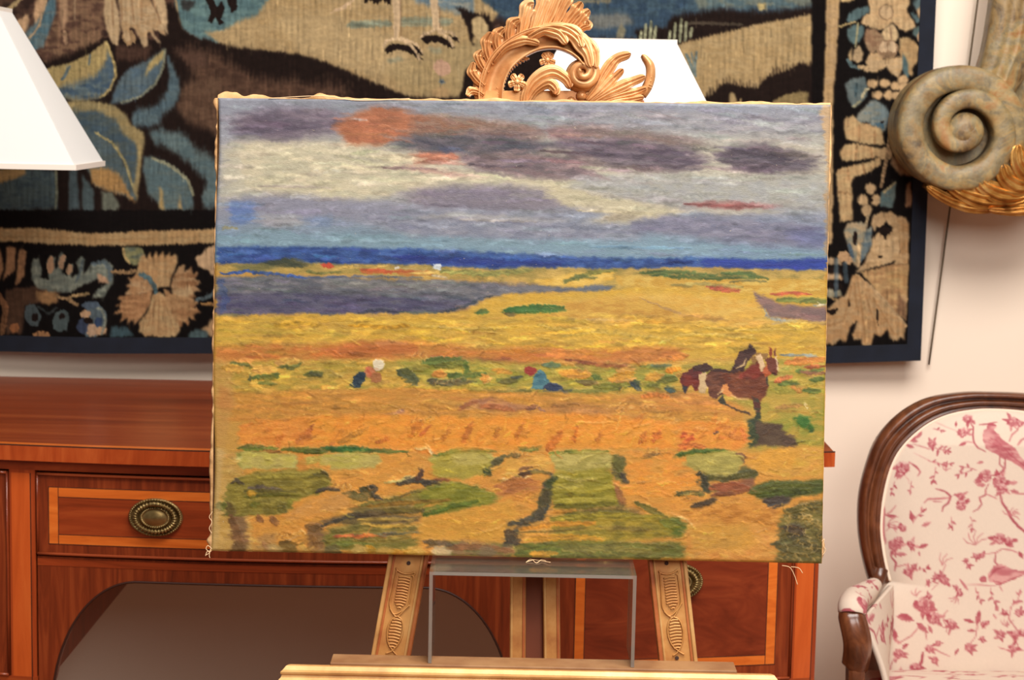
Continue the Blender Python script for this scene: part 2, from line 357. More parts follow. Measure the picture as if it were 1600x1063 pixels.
# ---------------------------------------------------------------- the oil painting's own picture (flat paint, drawn with brush strokes)
def paint_picture():
    b = Buf(326, 146, 1302, 888, .8, (150, 150, 158), 11)
    yy = np.linspace(b.y0, 888, b.H)
    ky = [146, 172, 200, 226, 245, 270, 300, 325, 345, 365, 386]
    kc = np.array([(143, 146, 158), (146, 149, 160), (154, 154, 158), (186, 180, 166), (196, 188, 168), (198, 190, 170), (180, 176, 168), (150, 152, 166), (142, 150, 166), (132, 154, 170), (128, 154, 174)], float)
    for k in range(3): b.col[:, :, k] = np.interp(yy, ky, kc[:, k])[:, None]
    P, S, E = b.P, b.S, b.E
    P((206, 156, 74), "320,410 1310,410 1310,900 320,900", 1)
    # ---- sky, wet in wet
    P((158, 160, 172), "326,146 400,146 390,200 352,225 352,330 326,340", 14, op=.8)
    P((206, 198, 170), "352,228 430,218 560,226 640,240 660,262 780,272 900,276 880,300 740,296 640,300 560,312 440,304 380,296 352,285", 9, alt=(214, 202, 172))
    P((200, 194, 174), "342,230 372,226 378,318 342,322", 7, op=.8)
    P((108, 96, 112), "356,196 372,178 430,168 520,172 545,186 520,208 440,220 372,212", 12, alt=(126, 112, 124))
    P((100, 88, 104), "372,190 430,178 480,190 470,208 400,212", 9, op=.7)
    P((168, 104, 72), "518,196 548,180 590,163 622,168 660,180 700,184 690,204 640,214 600,226 548,228 532,212", 6, alt=(178, 112, 78))
    P((152, 108, 84), "640,182 700,182 770,186 830,198 850,206 800,226 700,228 650,214", 8, alt=(140, 112, 98))
    P((122, 104, 108), "690,206 790,196 860,206 830,226 740,232", 8, alt=(134, 110, 104))
    P((86, 86, 96), "606,218 640,210 720,212 820,216 880,226 830,240 740,240 680,238 632,232", 6, alt=(110, 98, 104))
    P((76, 92, 134), "684,230 720,230 726,236 690,238", 2, op=.7)
    P((186, 112, 86), "636,240 662,236 712,238 720,250 690,256 650,254", 4, alt=(196, 130, 106))
    P((112, 96, 102), "716,240 800,232 900,246 940,276 880,282 790,274 730,262", 7, alt=(132, 112, 114))
    P((204, 156, 142), "628,256 668,262 722,270 736,276 700,276 648,266", 2, op=.8)
    P((140, 112, 112), "856,200 900,193 960,196 930,214 880,220 856,214", 6, op=.9, alt=(150, 118, 116))
    P((140, 122, 114), "920,204 980,200 1050,210 1102,222 1080,232 960,226", 7, alt=(128, 110, 108))
    P((92, 80, 94), "862,222 900,214 990,218 1080,232 1110,250 1090,268 1010,262 930,250 880,242", 7, alt=(112, 98, 108))
    P((112, 90, 94), "880,238 940,252 1020,262 1080,268 990,270 910,256", 4, op=.8)
    P((78, 66, 78), "1112,246 1140,228 1190,222 1240,236 1276,246 1262,262 1210,274 1150,268", 9, alt=(104, 92, 102))
    P((90, 80, 90), "1232,238 1276,244 1282,262 1250,270", 8, op=.7)
    P((150, 146, 156), "880,168 1010,172 1140,178 1290,180 1290,206 1140,204 1000,194 880,184", 8, op=.8, alt=(158, 154, 156))
    P((176, 174, 164), "900,276 1040,270 1140,278 1290,272 1290,330 1140,326 1000,312 900,300", 9, op=.9, alt=(166, 166, 164))
    P((146, 138, 148), "618,302 700,288 800,288 880,302 902,318 850,330 760,322 660,326", 8, alt=(128, 120, 134))
    P((120, 112, 124), "700,314 790,318 850,326 760,330", 4, op=.7)
    P((206, 194, 160), "860,286 930,302 1010,316 1080,330 980,352 900,350 960,336 880,322 850,304", 7, op=.9)
    P((206, 190, 158), "1030,322 1180,326 1240,332 1120,336", 5, op=.6)
    P((154, 98, 94), "1064,318 1110,314 1180,318 1214,322 1170,326 1092,324", 3)
    P((152, 152, 168), "350,312 440,304 520,312 600,318 660,334 560,342 440,338 362,330", 8, alt=(142, 142, 158))
    P((104, 130, 184), "360,316 396,314 398,340 384,352 362,350", 5, op=.9)
    P((178, 176, 178), "396,338 470,336 480,350 420,356", 6, op=.8)
    P((118, 140, 176), "476,340 520,336 516,354 482,356", 5, op=.6)
    P((136, 140, 158), "540,336 650,326 780,334 900,346 1000,352 1000,374 820,376 640,370", 9, alt=(150, 152, 166))
    P((192, 184, 176), "640,340 700,332 800,336 900,342 860,346 740,342", 4, op=.6)
    P((126, 126, 148), "980,346 1060,336 1150,340 1240,346 1290,356 1290,388 1200,384 1080,372 990,362", 8, alt=(138, 136, 154))
    P((96, 104, 150), "1222,358 1288,356 1290,384 1250,382", 8, op=.6)
    P((136, 164, 178), "342,364 440,362 600,368 800,374 1000,380 1130,382 1130,396 900,394 600,386 342,384", 6, op=.8)
    P((150, 140, 96), "346,352 372,357 370,360 346,357", 1)
    b.dabs(1300, (335, 150, 1298, 384), 44, 5, (1, 4), op=.55, hh=.22, seed=5, cj=7)
    b.dabs(420, (560, 160, 1290, 280), 60, 4, (4, 7), op=.6, hh=.3, seed=6, cj=11)
    for (x, y, l, c) in ((560, 186, 24, (196, 186, 182)), (700, 254, 60, (206, 160, 146)), (640, 262, 90, (150, 120, 122)), (780, 258, 90, (98, 86, 96)), (960, 240, 90, (84, 74, 88)), (1010, 256, 120, (104, 92, 100)), (880, 236, 70, (86, 66, 70)), (1150, 252, 60, (70, 60, 70)), (1200, 240, 50, (76, 66, 76)), (540, 262, 60, (222, 208, 176)), (420, 262, 80, (216, 206, 176)), (460, 291, 110, (190, 176, 164)), (960, 330, 120, (214, 200, 166)), (780, 344, 120, (186, 178, 172)), (700, 320, 70, (108, 102, 116)), (1130, 320, 120, (146, 86, 84)), (1000, 386, 160, (122, 160, 190)), (560, 376, 160, (140, 166, 180))):
        S(c, [[x-l/2, y-1], [x, y+1], [x+l/2, y+2]] if False else np.array([[x-l/2, y-1.], [x, y+1.], [x+l/2, y+2.]]), 4, .8, hh=.45)
    # ---- sea, headland, lagoon
    P((46, 74, 138), "340,386 470,385 600,388 700,392 800,396 900,401 1000,404 1110,402 1200,406 1290,403 1290,424 1110,418 1000,420 880,420 780,422 620,414 340,412", 1.6, alt=(62, 92, 150), jit=.25)
    P((36, 52, 130), "620,398 760,404 900,408 860,418 700,414 620,410", 3, op=.7)
    P((42, 62, 152), "1090,404 1200,408 1290,404 1290,422 1190,420 1100,416", 2, op=.85)
    b.dabs(160, (342, 388, 1290, 418), 40, 3.5, (1.3, 2), op=.7, hh=.3, seed=8, cj=13)
    P((168, 146, 76), "345,414 420,412 480,412 560,412 640,414 760,420 830,418 960,420 1110,420 1290,424 1290,462 960,452 800,440 700,434 560,430 480,428 345,424", 1.6, alt=(190, 158, 84), jit=.15)
    P((66, 72, 56), "400,414 420,406 446,403 466,406 490,414 470,418 430,418", 1.5, alt=(96, 92, 60))
    P((116, 112, 70), "356,414 410,412 440,420 380,424", 3, op=.8)
    E((200, 78, 54), 511, 415, 8, 4.5); E((198, 110, 58), 590, 424, 30, 4, 3); E((190, 126, 62), 645, 426, 34, 5, 2)
    S((188, 84, 54), "560,421 610,424 650,424", 4, .8); S((206, 170, 90), "520,420 560,414 620,417", 4); S((214, 180, 100), "640,428 700,424 740,420", 5)
    S((150, 148, 80), "690,424 760,428 830,422", 9); S((120, 124, 70), "480,424 500,427 530,424", 4)
    E((226, 214, 196), 620, 418, 3, 3); E((216, 222, 226), 683, 417, 7, 4); S((222, 200, 160), "676,430 700,434", 4)
    P((98, 100, 110), "338,432 420,430 560,434 700,438 800,442 900,446 956,446 952,454 860,456 800,460 760,466 724,484 690,489 560,490 440,490 338,493", 1.8, alt=(116, 114, 118), jit=.1)
    P((80, 76, 104), "338,462 440,456 560,462 690,466 740,468 716,484 640,488 540,489 338,492", 4, alt=(92, 88, 108))
    P((126, 122, 120), "480,436 640,440 740,446 640,456 520,450", 7, op=.7)
    P((104, 112, 124), "900,446 956,446 950,454 900,455", 2, op=.8)
    b.dabs(330, (342, 434, 800, 488), 34, 4, (2, 5), op=.6, hh=.35, seed=9, cj=10)
    S((44, 82, 164), "346,428 390,424 430,428 480,434", 5, .95, hh=.3); S((60, 86, 140), "480,434 560,432 660,434", 3.5, .7); S((56, 82, 140), "344,438 352,470 346,486", 12, .5)
    S((58, 66, 78), "690,488 722,480 748,468 770,462", 4, .9); S((74, 94, 92), "620,488 690,488", 4, .7); S((48, 52, 66), "560,488 590,484 620,486", 5, .8); S((46, 62, 120), "480,490 540,491", 3, .8)
    # ---- far fields
    P((214, 172, 72), "338,494 440,491 560,491 690,490 730,484 764,466 800,460 950,454 1000,446 1290,446 1290,560 338,560", 1.6, alt=(208, 164, 62), jit=.12)
    P((222, 176, 74), "830,438 900,426 960,424 956,438 900,448 846,446", 2.5, alt=(232, 192, 96))
    P((206, 160, 66), "960,430 1290,436 1290,462 1180,458 1060,452 960,446", 3, alt=(216, 180, 90))
    P((224, 182, 90), "880,470 1000,458 1110,462 1180,470 1196,494 1240,502 1180,512 1040,500 920,480", 5, alt=(214, 166, 74))
    P((198, 148, 64), "860,476 930,468 1000,466 1040,474 1090,490 1140,500 1040,504 920,500 860,490", 5, alt=(208, 164, 74))
    for p in ("1000,426 1060,425 1118,430", "1126,428 1170,428 1200,436", "1020,430 1100,434 1180,434"): S((70, 96, 52), p, 6, .9)
    S((110, 116, 56), "896,436 920,426 960,422", 8, .8); S((96, 110, 64), "880,442 900,432 930,434", 6, .8); S((84, 90, 60), "1140,441 1180,438 1200,441", 3, .8)
    S((192, 92, 70), "1104,449 1130,452 1152,454", 9, .95); S((196, 88, 64), "1204,460 1240,458 1266,460", 5, .95); S((150, 140, 84), "1050,446 1100,444 1160,448", 6, .7)
    P((128, 104, 100), "1174,456 1196,464 1214,474 1250,478 1292,480 1292,508 1240,500 1204,496 1184,476", 2, alt=(144, 112, 104))
    S((112, 124, 64), "1212,468 1250,469 1292,471", 9, .95); S((140, 156, 172), "1190,484 1200,496 1216,500 1260,506", 4, .8); S((146, 158, 164), "1270,477 1292,476", 4, .8); E((238, 222, 186), 1280, 476, 5, 3)
    S((58, 104, 54), "786,486 830,482 880,481", 12, .98, hh=.5); S((76, 120, 62), "800,484 850,486 884,484", 6, .8); S((70, 104, 56), "742,487 762,487", 8, .95); S((60, 66, 62), "788,490 804,491", 5)
    S((190, 160, 110), "884,498 940,500 1000,502", 3, .6); S((166, 132, 96), "1000,466 1030,478 1070,492 1130,500", 3, .7)
    b.dabs(520, (345, 492, 1288, 548), 46, 4.5, (0, 4), op=.6, hh=.4, seed=12, cj=11)
    for p in ("880,526 930,518 980,522 1040,530", "1016,542 1060,524 1110,522 1180,530", "1100,512 1180,516 1270,514", "640,508 720,514 800,512", "840,508 880,516 920,512"):
        S((190, 158, 60), p, 7, .8); S((232, 196, 112), p, 2, .7, hh=.6)
    S((196, 152, 48), "430,508 470,505 500,508", 7); S((204, 150, 40), "545,508 600,512 640,508", 6)
    P((204, 140, 66), "338,542 440,536 520,540 640,532 760,544 860,540 960,548 1060,544 1060,562 900,572 780,568 660,560 520,566 338,566", 6, alt=(196, 122, 58))
    P((188, 104, 54), "500,544 560,532 610,534 660,548 600,556 520,558", 6, op=.75); P((196, 124, 62), "950,552 1000,540 1060,546 1070,560 980,566", 5, op=.8)
    P((150, 84, 58), "664,556 720,558 800,560 800,566 700,566", 3, op=.85); P((146, 84, 58), "880,560 930,566 985,568 976,576 920,574 884,570", 3, op=.9)
    b.dabs(220, (345, 534, 1070, 570), 40, 4, (2, 5), op=.6, hh=.4, seed=13, cj=13)
    # ---- vegetation band with two field workers
    P((186, 158, 68), "338,566 520,562 660,566 780,570 900,574 1080,570 1290,556 1290,612 1080,612 800,614 600,610 338,612", 4, alt=(206, 162, 70), jit=.12)
    P((150, 148, 62), "620,562 740,560 800,568 960,570 1060,580 1050,606 900,608 700,606 630,590", 7, op=.8, alt=(176, 160, 66))
    P((166, 156, 66), "1060,566 1290,560 1290,680 1230,700 1180,700 1180,640 1120,620", 7, op=.8, alt=(190, 162, 72))
    b.dabs(420, (345, 564, 1288, 612), 26, 5, (-2, 10), op=.65, hh=.5, seed=14, cj=14)
    G1, G2, G3 = (92, 112, 54), (122, 126, 58), (64, 78, 58)
    for (c, p, w) in ((G2, "362,568 390,570 396,576", 5), (G2, "436,572 460,572 474,568", 5), (G3, "390,590 392,594", 8), (G1, "398,590 420,588 434,585", 8), (G1, "480,584 502,584", 9), (G2, "404,598 430,600", 6), (G1, "660,566 720,564 732,580", 14), (G3, "624,582 640,586 650,596", 16), (G3, "672,594 690,598 724,594", 9), (G1, "700,586 726,588 760,584", 8), (G2, "776,594 800,596 812,592", 8), (G1, "778,612 830,611", 4), (G1, "850,570 872,570", 8), (G1, "924,588 940,592", 8), (G2, "930,604 966,600 970,608", 9), (G3, "984,596 1000,604", 12), (G1, "1030,590 1056,592", 11), (G3, "1040,606 1054,610", 9), (G2, "1010,604 1030,600", 8), (G1, "1216,600 1246,598", 8), (G1, "1244,580 1262,582 1286,578", 7), (G1, "1256,610 1280,612", 9), (G2, "890,612 950,610 980,606", 6), (G1, "1266,594 1288,592", 8), (G2, "1000,572 1040,576", 6)):
        S(c, p, w, .92, hh=.45)
    for (c, p, w) in (((226, 166, 84), "356,578 380,576", 12), ((228, 172, 92), "398,580 430,578", 9), ((228, 172, 92), "432,568 462,564", 10), ((222, 150, 80), "376,564 394,563", 7), ((224, 154, 72), "678,584 696,586", 10), ((224, 160, 86), "752,592 764,594", 12), ((216, 150, 72), "880,584 920,586", 16), ((228, 164, 86), "948,594 990,592", 9), ((224, 164, 82), "964,580 988,578", 12), ((226, 164, 80), "1012,592 1034,588", 13), ((236, 160, 70), "1040,580 1062,576", 9), ((150, 118, 72), "906,598 934,598", 9), ((226, 124, 76), "1210,596 1236,588", 8), ((208, 140, 70), "1238,604 1252,612", 9), ((150, 100, 76), "1250,582 1290,584", 6), ((214, 132, 66), "1226,566 1288,562", 12), ((150, 164, 168), "1218,554 1276,556", 4), ((206, 130, 60), "1040,560 1074,556", 9), ((190, 96, 60), "1256,574 1290,572", 5)):
        S(c, p, w, .95, hh=.5)
    P((42, 58, 72), "545,602 552,590 560,580 568,582 570,594 562,604 550,606", 1, alt=(60, 74, 70)); E((232, 216, 184), 591, 571, 9, 9, hh=.8); E((198, 122, 82), 577, 582, 9, 9); E((170, 110, 66), 588, 590, 10, 8); S((206, 104, 70), "572,576 580,588", 5); S((60, 80, 90), "548,600 560,604", 4)
    P((68, 112, 128), "829,607 833,588 842,578 850,580 858,600 866,608", 1, alt=(92, 136, 142)); P((54, 64, 88), "848,606 858,598 872,600 880,610 862,612", 1); E((156, 58, 50), 828, 580, 9, 7); S((66, 74, 66), "800,590 816,588", 5)
    # ---- ochre field and the cut hay
    P((210, 150, 66), "338,612 520,608 660,606 800,612 960,616 1110,622 1160,634 1160,660 960,652 760,650 560,654 338,660", 3, alt=(202, 140, 62), jit=.1)
    P((216, 146, 72), "990,616 1080,612 1150,634 1150,650 1060,640", 5, op=.8)
    P((172, 116, 84), "716,640 740,622 770,620 800,630 830,636 800,644 760,640", 4, alt=(190, 134, 84)); P((186, 128, 72), "830,640 880,628 950,634 980,640 900,650", 5, op=.7)
    P((150, 108, 88), "616,644 632,638 630,646 620,650", 2)
    b.dabs(420, (342, 608, 1150, 656), 48, 4, (3, 6), op=.55, hh=.4, seed=15, cj=9)
    P((238, 158, 64), "374,662 470,652 600,650 760,652 900,648 1040,658 1160,660 1172,690 1150,704 1060,702 960,700 860,700 760,704 680,712 560,700 430,698 370,694", 4, alt=(228, 142, 58), jit=.14)
    r = np.random.RandomState(4)
    for k in range(150):
        x = r.uniform(372, 1160); y = r.uniform(656, 696); L = r.uniform(8, 24); a = math.radians(r.choice([-55, -30, -10, 5]) + r.randn()*10)
        c = [(248, 176, 84), (222, 130, 54), (206, 112, 50), (240, 160, 70), (196, 112, 64), (250, 190, 106)][r.randint(6)]
        S(c, np.array([[x, y], [x+math.cos(a)*L, y+math.sin(a)*L]]), r.uniform(3, 8), .5, hh=.7)
    for (x, y) in ((436, 690), (482, 676), (540, 672), (630, 680), (650, 672), (726, 680), (752, 686), (870, 682), (935, 686), (1010, 680), (1075, 690), (520, 690), (580, 684), (700, 676), (812, 684)):
        S((184, 108, 56), np.array([[x-5., y+9], [x, y], [x+6, y-11]]), 8, .7, hh=.6)
    S((176, 74, 44), "1068,700 1074,688 1082,680", 9, .9); S((190, 84, 44), "1062,684 1072,676", 6); E((96, 60, 56), 1118, 676, 4, 3)
    S((226, 126, 60), "1060,704 1068,694 1100,698", 9, .9); S((232, 132, 66), "1160,672 1166,690", 10, .9); S((150, 108, 88), "824,640 840,636 852,644", 4)
    for p in ("900,660 930,662 960,660", "960,676 966,658 970,652", "990,668 1010,664 1020,660", "940,668 946,656", "668,690 690,686"): S((252, 214, 148), p, 2.5, .9, hh=1.0, bris=0)
    # ---- left edge ochre
    P((204, 158, 84), "332,560 362,566 366,620 350,700 366,880 326,880", 6, op=.75, alt=(196, 148, 80)); P((196, 128, 66), "340,600 360,612 362,640 342,640", 5, op=.6)
    # ---- foreground patchwork
    P((226, 160, 70), "366,700 680,712 900,702 1160,706 1290,690 1290,890 326,880 340,780", 3, alt=(216, 148, 64), jit=.12)
    P((204, 160, 80), "332,700 372,706 384,780 400,870 326,870", 5, alt=(212, 170, 96))
    P((150, 150, 60), "1170,664 1290,640 1290,712 1240,704 1170,706", 6, op=.8, alt=(182, 154, 64))
    FG = (116, 116, 48); FG2 = (140, 136, 52); FD = (84, 84, 52)
    P(FG, "352,756 376,744 440,736 510,736 514,752 500,772 470,776 446,800 380,806 354,800", 3, alt=(132, 130, 58), jit=.2)
    P((128, 126, 56), "350,772 440,770 446,790 430,802 352,806", 4, alt=(108, 116, 54))
    P((148, 152, 80), "368,706 390,704 462,712 462,732 380,732 366,726", 2, alt=(196, 188, 112)); P((190, 184, 104), "380,710 462,714 460,731 376,730", 3)
    P((192, 186, 106), "500,712 546,706 590,712 588,730 520,732", 2.5, alt=(168, 160, 84)); S((150, 150, 70), "470,722 500,716", 12, .8)
    P((166, 160, 80), "668,716 700,704 770,708 772,728 740,746 690,744", 3, alt=(182, 172, 96)); P((176, 172, 100), "700,708 766,710 764,728 704,730", 4, op=.9)
    P((112, 122, 50), "640,768 690,752 744,758 780,776 760,790 700,800 664,806 650,796 700,784 640,784", 3, alt=(132, 132, 54)); S((92, 118, 52), "662,804 700,790 740,782 772,776", 6, .9)
    P((196, 146, 68), "540,782 620,770 660,780 660,804 560,812 540,800", 5, op=.8); P((110, 98, 52), "540,796 580,788 640,786 660,796 600,800 560,806", 3, op=.85, alt=(128, 108, 58))
    P((104, 84, 56), "500,812 540,802 600,802 660,806 640,818 560,820 510,816", 3, alt=(122, 104, 60)); P((122, 112, 52), "510,824 560,816 660,820 640,834 540,842 512,838", 4, alt=(176, 142, 64))
    P((120, 116, 52), "500,830 560,846 620,838 660,842 640,858 560,862 510,856", 4, alt=(146, 126, 58)); P((226, 172, 74), "660,810 760,790 800,780 806,816 780,846 700,848 650,840", 5, alt=(216, 156, 66))
    P((124, 114, 60), "690,846 730,842 800,850 800,872 700,868", 4, alt=(140, 108, 70))
    P((222, 166, 76), "790,716 850,710 862,730 840,742 790,742", 3); P((178, 112, 62), "770,758 820,744 840,752 838,768 780,776", 4, alt=(196, 126, 68))
    P(FD, "848,752 866,738 872,760 856,790 848,816 830,822 800,824 790,830 788,812 820,812 838,800 844,774", 2, alt=(72, 70, 58)); P((72, 72, 60), "786,830 812,824 808,852 788,856", 3)
    P((172, 162, 82), "856,708 900,706 956,712 954,730 920,740 872,738", 3, alt=(184, 172, 96)); P((142, 138, 52), "862,742 900,740 952,736 958,770 966,790 900,796 866,790", 3, alt=(160, 150, 62)); P((116, 112, 46), "862,786 960,772 976,792 960,812 880,808", 4, alt=(132, 126, 52))
    P((130, 104, 60), "900,800 960,790 1000,796 1010,804 900,812", 4, op=.8); P((138, 130, 50), "860,806 960,802 1050,806 1076,820 1064,836 960,846 862,850", 4, alt=(166, 144, 58))
    P((90, 108, 46), "1030,812 1060,808 1078,824 1060,836 1034,834", 2); P((118, 114, 52), "800,852 900,840 1000,848 1066,846 1072,872 960,874 806,874", 4, alt=(100, 106, 50))
    P((94, 92, 56), "954,712 974,714 980,760 966,752 956,740", 2, alt=(112, 116, 58)); S((66, 70, 60), "968,738 976,752 980,762", 7)
    P((224, 158, 70), "978,712 1070,704 1090,738 1096,768 1040,776 980,790 974,760", 4, alt=(230, 150, 60)); S((126, 84, 62), "960,764 972,790", 9, .8)
    S((160, 120, 60), "1000,716 1040,708", 4, .6); S((84, 70, 56), "1004,712 1016,710 1030,708", 4, .7)
    P((172, 164, 82), "1070,710 1100,706 1150,706 1160,722 1146,742 1110,738 1074,728", 2, alt=(182, 168, 84)); S((88, 118, 54), "1058,712 1090,706 1140,704", 6, .95, hh=.5); S((112, 84, 66), "1154,710 1162,722", 10)
    P((60, 70, 58), "1090,738 1100,736 1108,760 1108,772 1096,768", 1.5); P((78, 84, 56), "1100,738 1140,742 1164,728 1184,738 1180,750 1140,748 1104,752", 3, alt=(96, 96, 58))
    P((226, 166, 76), "1164,722 1200,704 1240,694 1290,700 1290,744 1220,744 1184,736", 3, alt=(208, 160, 66)); P((164, 100, 60), "1108,756 1180,746 1172,764 1120,772", 4, alt=(140, 92, 66))
    P((84, 96, 48), "1168,762 1200,752 1290,750 1290,768 1240,778 1180,780", 3, alt=(72, 88, 48)); P((76, 70, 66), "1186,778 1240,776 1224,790 1206,798", 3); S((92, 96, 58), "1054,772 1080,770 1100,772", 8, .95)
    P((84, 72, 56), "1078,788 1110,782 1120,776 1118,786 1090,796", 2); P((216, 146, 66), "1080,800 1150,780 1210,800 1220,830 1210,878 1080,876 1072,840", 5, alt=(222, 160, 78))
    P((200, 130, 60), "1100,794 1180,786 1210,806 1140,816", 5, op=.6)
    P((108, 98, 52), "1216,810 1250,786 1290,778 1290,884 1210,880 1216,850", 5, alt=(128, 112, 58), jit=.25); P((76, 70, 56), "1224,822 1250,816 1260,838 1236,844", 5); S((80, 86, 60), "1206,850 1230,846 1250,860", 9, .8)
    P((128, 96, 66), "356,792 372,776 380,806 390,866 366,860 362,830", 4, op=.85); P((136, 104, 66), "478,818 504,816 508,866 480,860", 4, op=.85, alt=(120, 90, 66)); P((176, 136, 84), "400,838 430,832 430,862 404,860", 5, op=.7)
    b.dabs(1500, (345, 704, 1286, 876), 22, 4, (-2, 13), op=.5, hh=.55, seed=16, cj=12, bow=1)
    for (c, p, w) in ((FG, "360,752 420,744 500,744", 10), ((96, 98, 48), "364,764 430,756 490,758", 8), (FG2, "366,776 420,770 460,772", 8), ((100, 104, 50), "360,792 400,786 440,790", 12), ((88, 92, 50), "350,804 390,800 430,800", 8), ((84, 80, 54), "380,764 430,762 470,766", 4), ((126, 124, 52), "650,790 700,772 770,774", 12), ((104, 112, 48), "680,760 720,758 750,764", 8), ((112, 106, 50), "560,790 620,780 680,778", 8), ((96, 84, 52), "540,806 600,798 660,798", 9), ((124, 112, 54), "520,830 580,824 650,826", 10), ((108, 104, 50), "500,846 560,840 620,842", 9), ((140, 138, 56), "870,752 910,746 950,744", 10), ((132, 132, 50), "868,768 910,764 956,762", 9), ((112, 112, 46), "866,786 910,784 960,784", 10), ((104, 102, 48), "880,800 930,796 980,800", 8), ((148, 140, 54), "870,816 940,808 1030,812", 9), ((122, 118, 50), "880,836 950,830 1040,832", 9), ((104, 104, 50), "810,862 900,850 1050,856", 12), ((96, 98, 52), "850,872 950,866 1060,870", 8), ((94, 90, 50), "1226,800 1250,794 1284,790", 10), ((84, 80, 52), "1222,860 1250,850 1280,856", 14), ((112, 100, 56), "1220,836 1260,820 1284,812", 8), ((78, 88, 48), "1180,768 1230,762 1286,760", 12), ((66, 78, 48), "1200,776 1230,772 1270,766", 8), ((88, 88, 52), "1110,744 1150,744 1180,738", 8), ((90, 96, 54), "962,718 968,734", 10)):
        S(c, p, w, .85, hh=.55)
    for (c, p, w) in (((56, 58, 58), "618,754 640,748 670,754 688,750", 8), ((70, 60, 58), "652,750 660,736 656,732", 8), ((66, 66, 58), "560,766 580,762 586,774 594,780", 8), ((96, 92, 54), "540,770 560,776 574,780", 12), ((62, 66, 62), "490,770 510,764 530,766", 4), ((70, 72, 70), "392,762 420,762 432,766", 6), ((86, 96, 56), "446,702 480,706 510,704", 7), ((72, 100, 50), "506,702 560,704 640,706", 7), ((92, 118, 52), "370,700 400,702 430,700", 7), ((92, 118, 52), "680,712 720,702 770,704", 7), ((68, 104, 52), "520,702 548,698 580,702", 6), ((96, 116, 60), "806,700 830,702 846,698", 8), ((110, 130, 54), "860,708 900,706 950,705", 6), ((56, 74, 60), "760,726 778,720 790,712", 9), ((62, 70, 56), "756,742 768,728", 8), ((66, 60, 52), "806,742 840,736 862,740", 5), ((120, 84, 60), "808,736 830,730", 6), ((52, 62, 62), "824,816 846,806 856,790", 7), ((58, 70, 54), "858,752 866,744", 9), ((70, 66, 58), "500,822 540,808 590,804", 5), ((100, 112, 56), "336,790 352,790", 14), ((214, 106, 60), "520,838 580,836 600,838", 5), ((88, 92, 74), "560,842 610,834 660,832", 4), ((104, 118, 56), "520,850 560,848 580,852", 9), ((94, 78, 62), "660,846 700,848 714,856", 9), ((230, 180, 120), "440,848 470,836", 3)):
        S(c, p, w, .92, hh=.6)
    for (c, p, w) in (((238, 206, 130), "600,754 630,752 648,744", 3), ((236, 190, 110), "740,836 780,826 800,812", 3), ((240, 196, 120), "1050,804 1074,812 1084,826", 3), ((240, 200, 120), "500,734 512,742", 2), ((238, 190, 110), "460,836 470,828 478,836", 2), ((244, 214, 150), "780,750 810,748 830,744", 3), ((236, 196, 120), "870,712 880,706", 2), ((240, 206, 140), "650,702 668,700", 6), ((250, 220, 160), "664,696 676,710", 7), ((232, 190, 110), "690,720 720,716", 2), ((240, 200, 130), "1240,796 1260,786", 2)):
        S(c, p, w, .9, hh=1.0, bris=0)
    S((96, 110, 52), "806,866 840,858 900,862", 7, .8); S((224, 164, 72), "820,834 880,824 940,826", 8, .85); S((216, 156, 70), "822,816 870,820 920,818", 9, .85); S((206, 150, 66), "806,838 860,842 920,838", 7, .8); S((214, 160, 72), "830,866 856,868", 8, .8)
    # ---- finishing strokes, patch by patch
    def Q(c, p, f=2.5, alt=None, op=.9): P(c, p, f, alt=alt, op=op, jit=.16, rag=4.0)
    HAY = (242, 164, 60)
    Q(HAY, "480,654 560,648 660,650 760,652 900,648 1000,656 1060,664 1050,700 960,700 860,698 760,702 690,706 640,698 560,694 490,690", 5, (234, 150, 54), .75); Q((234, 142, 60), "374,664 420,656 480,658 480,692 400,696 372,690", 5, (224, 150, 66), .7)
    ST = [((200, 118, 42), "640,682 650,668 656,658", 12), ((186, 98, 46), "655,682 670,664", 6), ((192, 110, 44), "722,690 730,676 736,662", 11), ((206, 122, 46), "806,686 811,674 816,662", 7), ((196, 110, 44), "856,702 868,686 876,674", 14), ((206, 116, 44), "896,692 900,664", 8), ((168, 92, 50), "476,678 484,670 490,664", 9), ((196, 116, 52), "462,690 474,680 482,674", 12), ((186, 128, 52), "530,692 552,680 574,668", 9), ((196, 110, 48), "586,692 606,684", 7), ((206, 120, 48), "430,692 440,680", 10), ((200, 106, 46), "1020,690 1030,674", 12), ((210, 120, 48), "1000,694 1006,676", 9), ((206, 124, 50), "930,688 940,678", 8), ((214, 130, 50), "690,690 700,672", 7), ((214, 130, 50), "770,686 780,670", 6)]
    ST += [((226, 172, 74), "352,574 378,578", 12), ((228, 174, 82), "398,575 430,578", 11), ((228, 176, 84), "438,563 466,565", 9), ((112, 110, 60), "364,566 380,570 395,572", 4), ((98, 104, 58), "436,572 455,576 474,567", 6), ((92, 92, 52), "392,585 394,593", 6), ((116, 110, 44), "406,592 420,590 436,586", 8), ((84, 98, 44), "428,584 436,590", 7), ((104, 98, 48), "482,586 502,584", 9), ((84, 86, 60), "484,582 500,588", 5)]
    ST += [((84, 88, 56), "626,580 636,588 650,600", 15), ((104, 104, 50), "628,578 644,584", 9), ((96, 88, 60), "672,594 700,600 738,597", 8), ((86, 80, 64), "670,594 678,602", 8), ((116, 116, 50), "680,572 708,570 728,566", 10), ((88, 108, 46), "728,566 728,582", 10), ((216, 140, 60), "676,586 692,582", 11), ((222, 150, 64), "752,594 760,588", 12), ((214, 146, 58), "770,578 798,582", 9), ((122, 112, 60), "780,597 808,594", 8), ((150, 134, 56), "640,576 670,574", 10), ((190, 160, 60), "640,604 700,608 760,600", 5), ((130, 118, 60), "776,612 830,611", 4), ((104, 124, 96), "846,570 874,572", 8)]
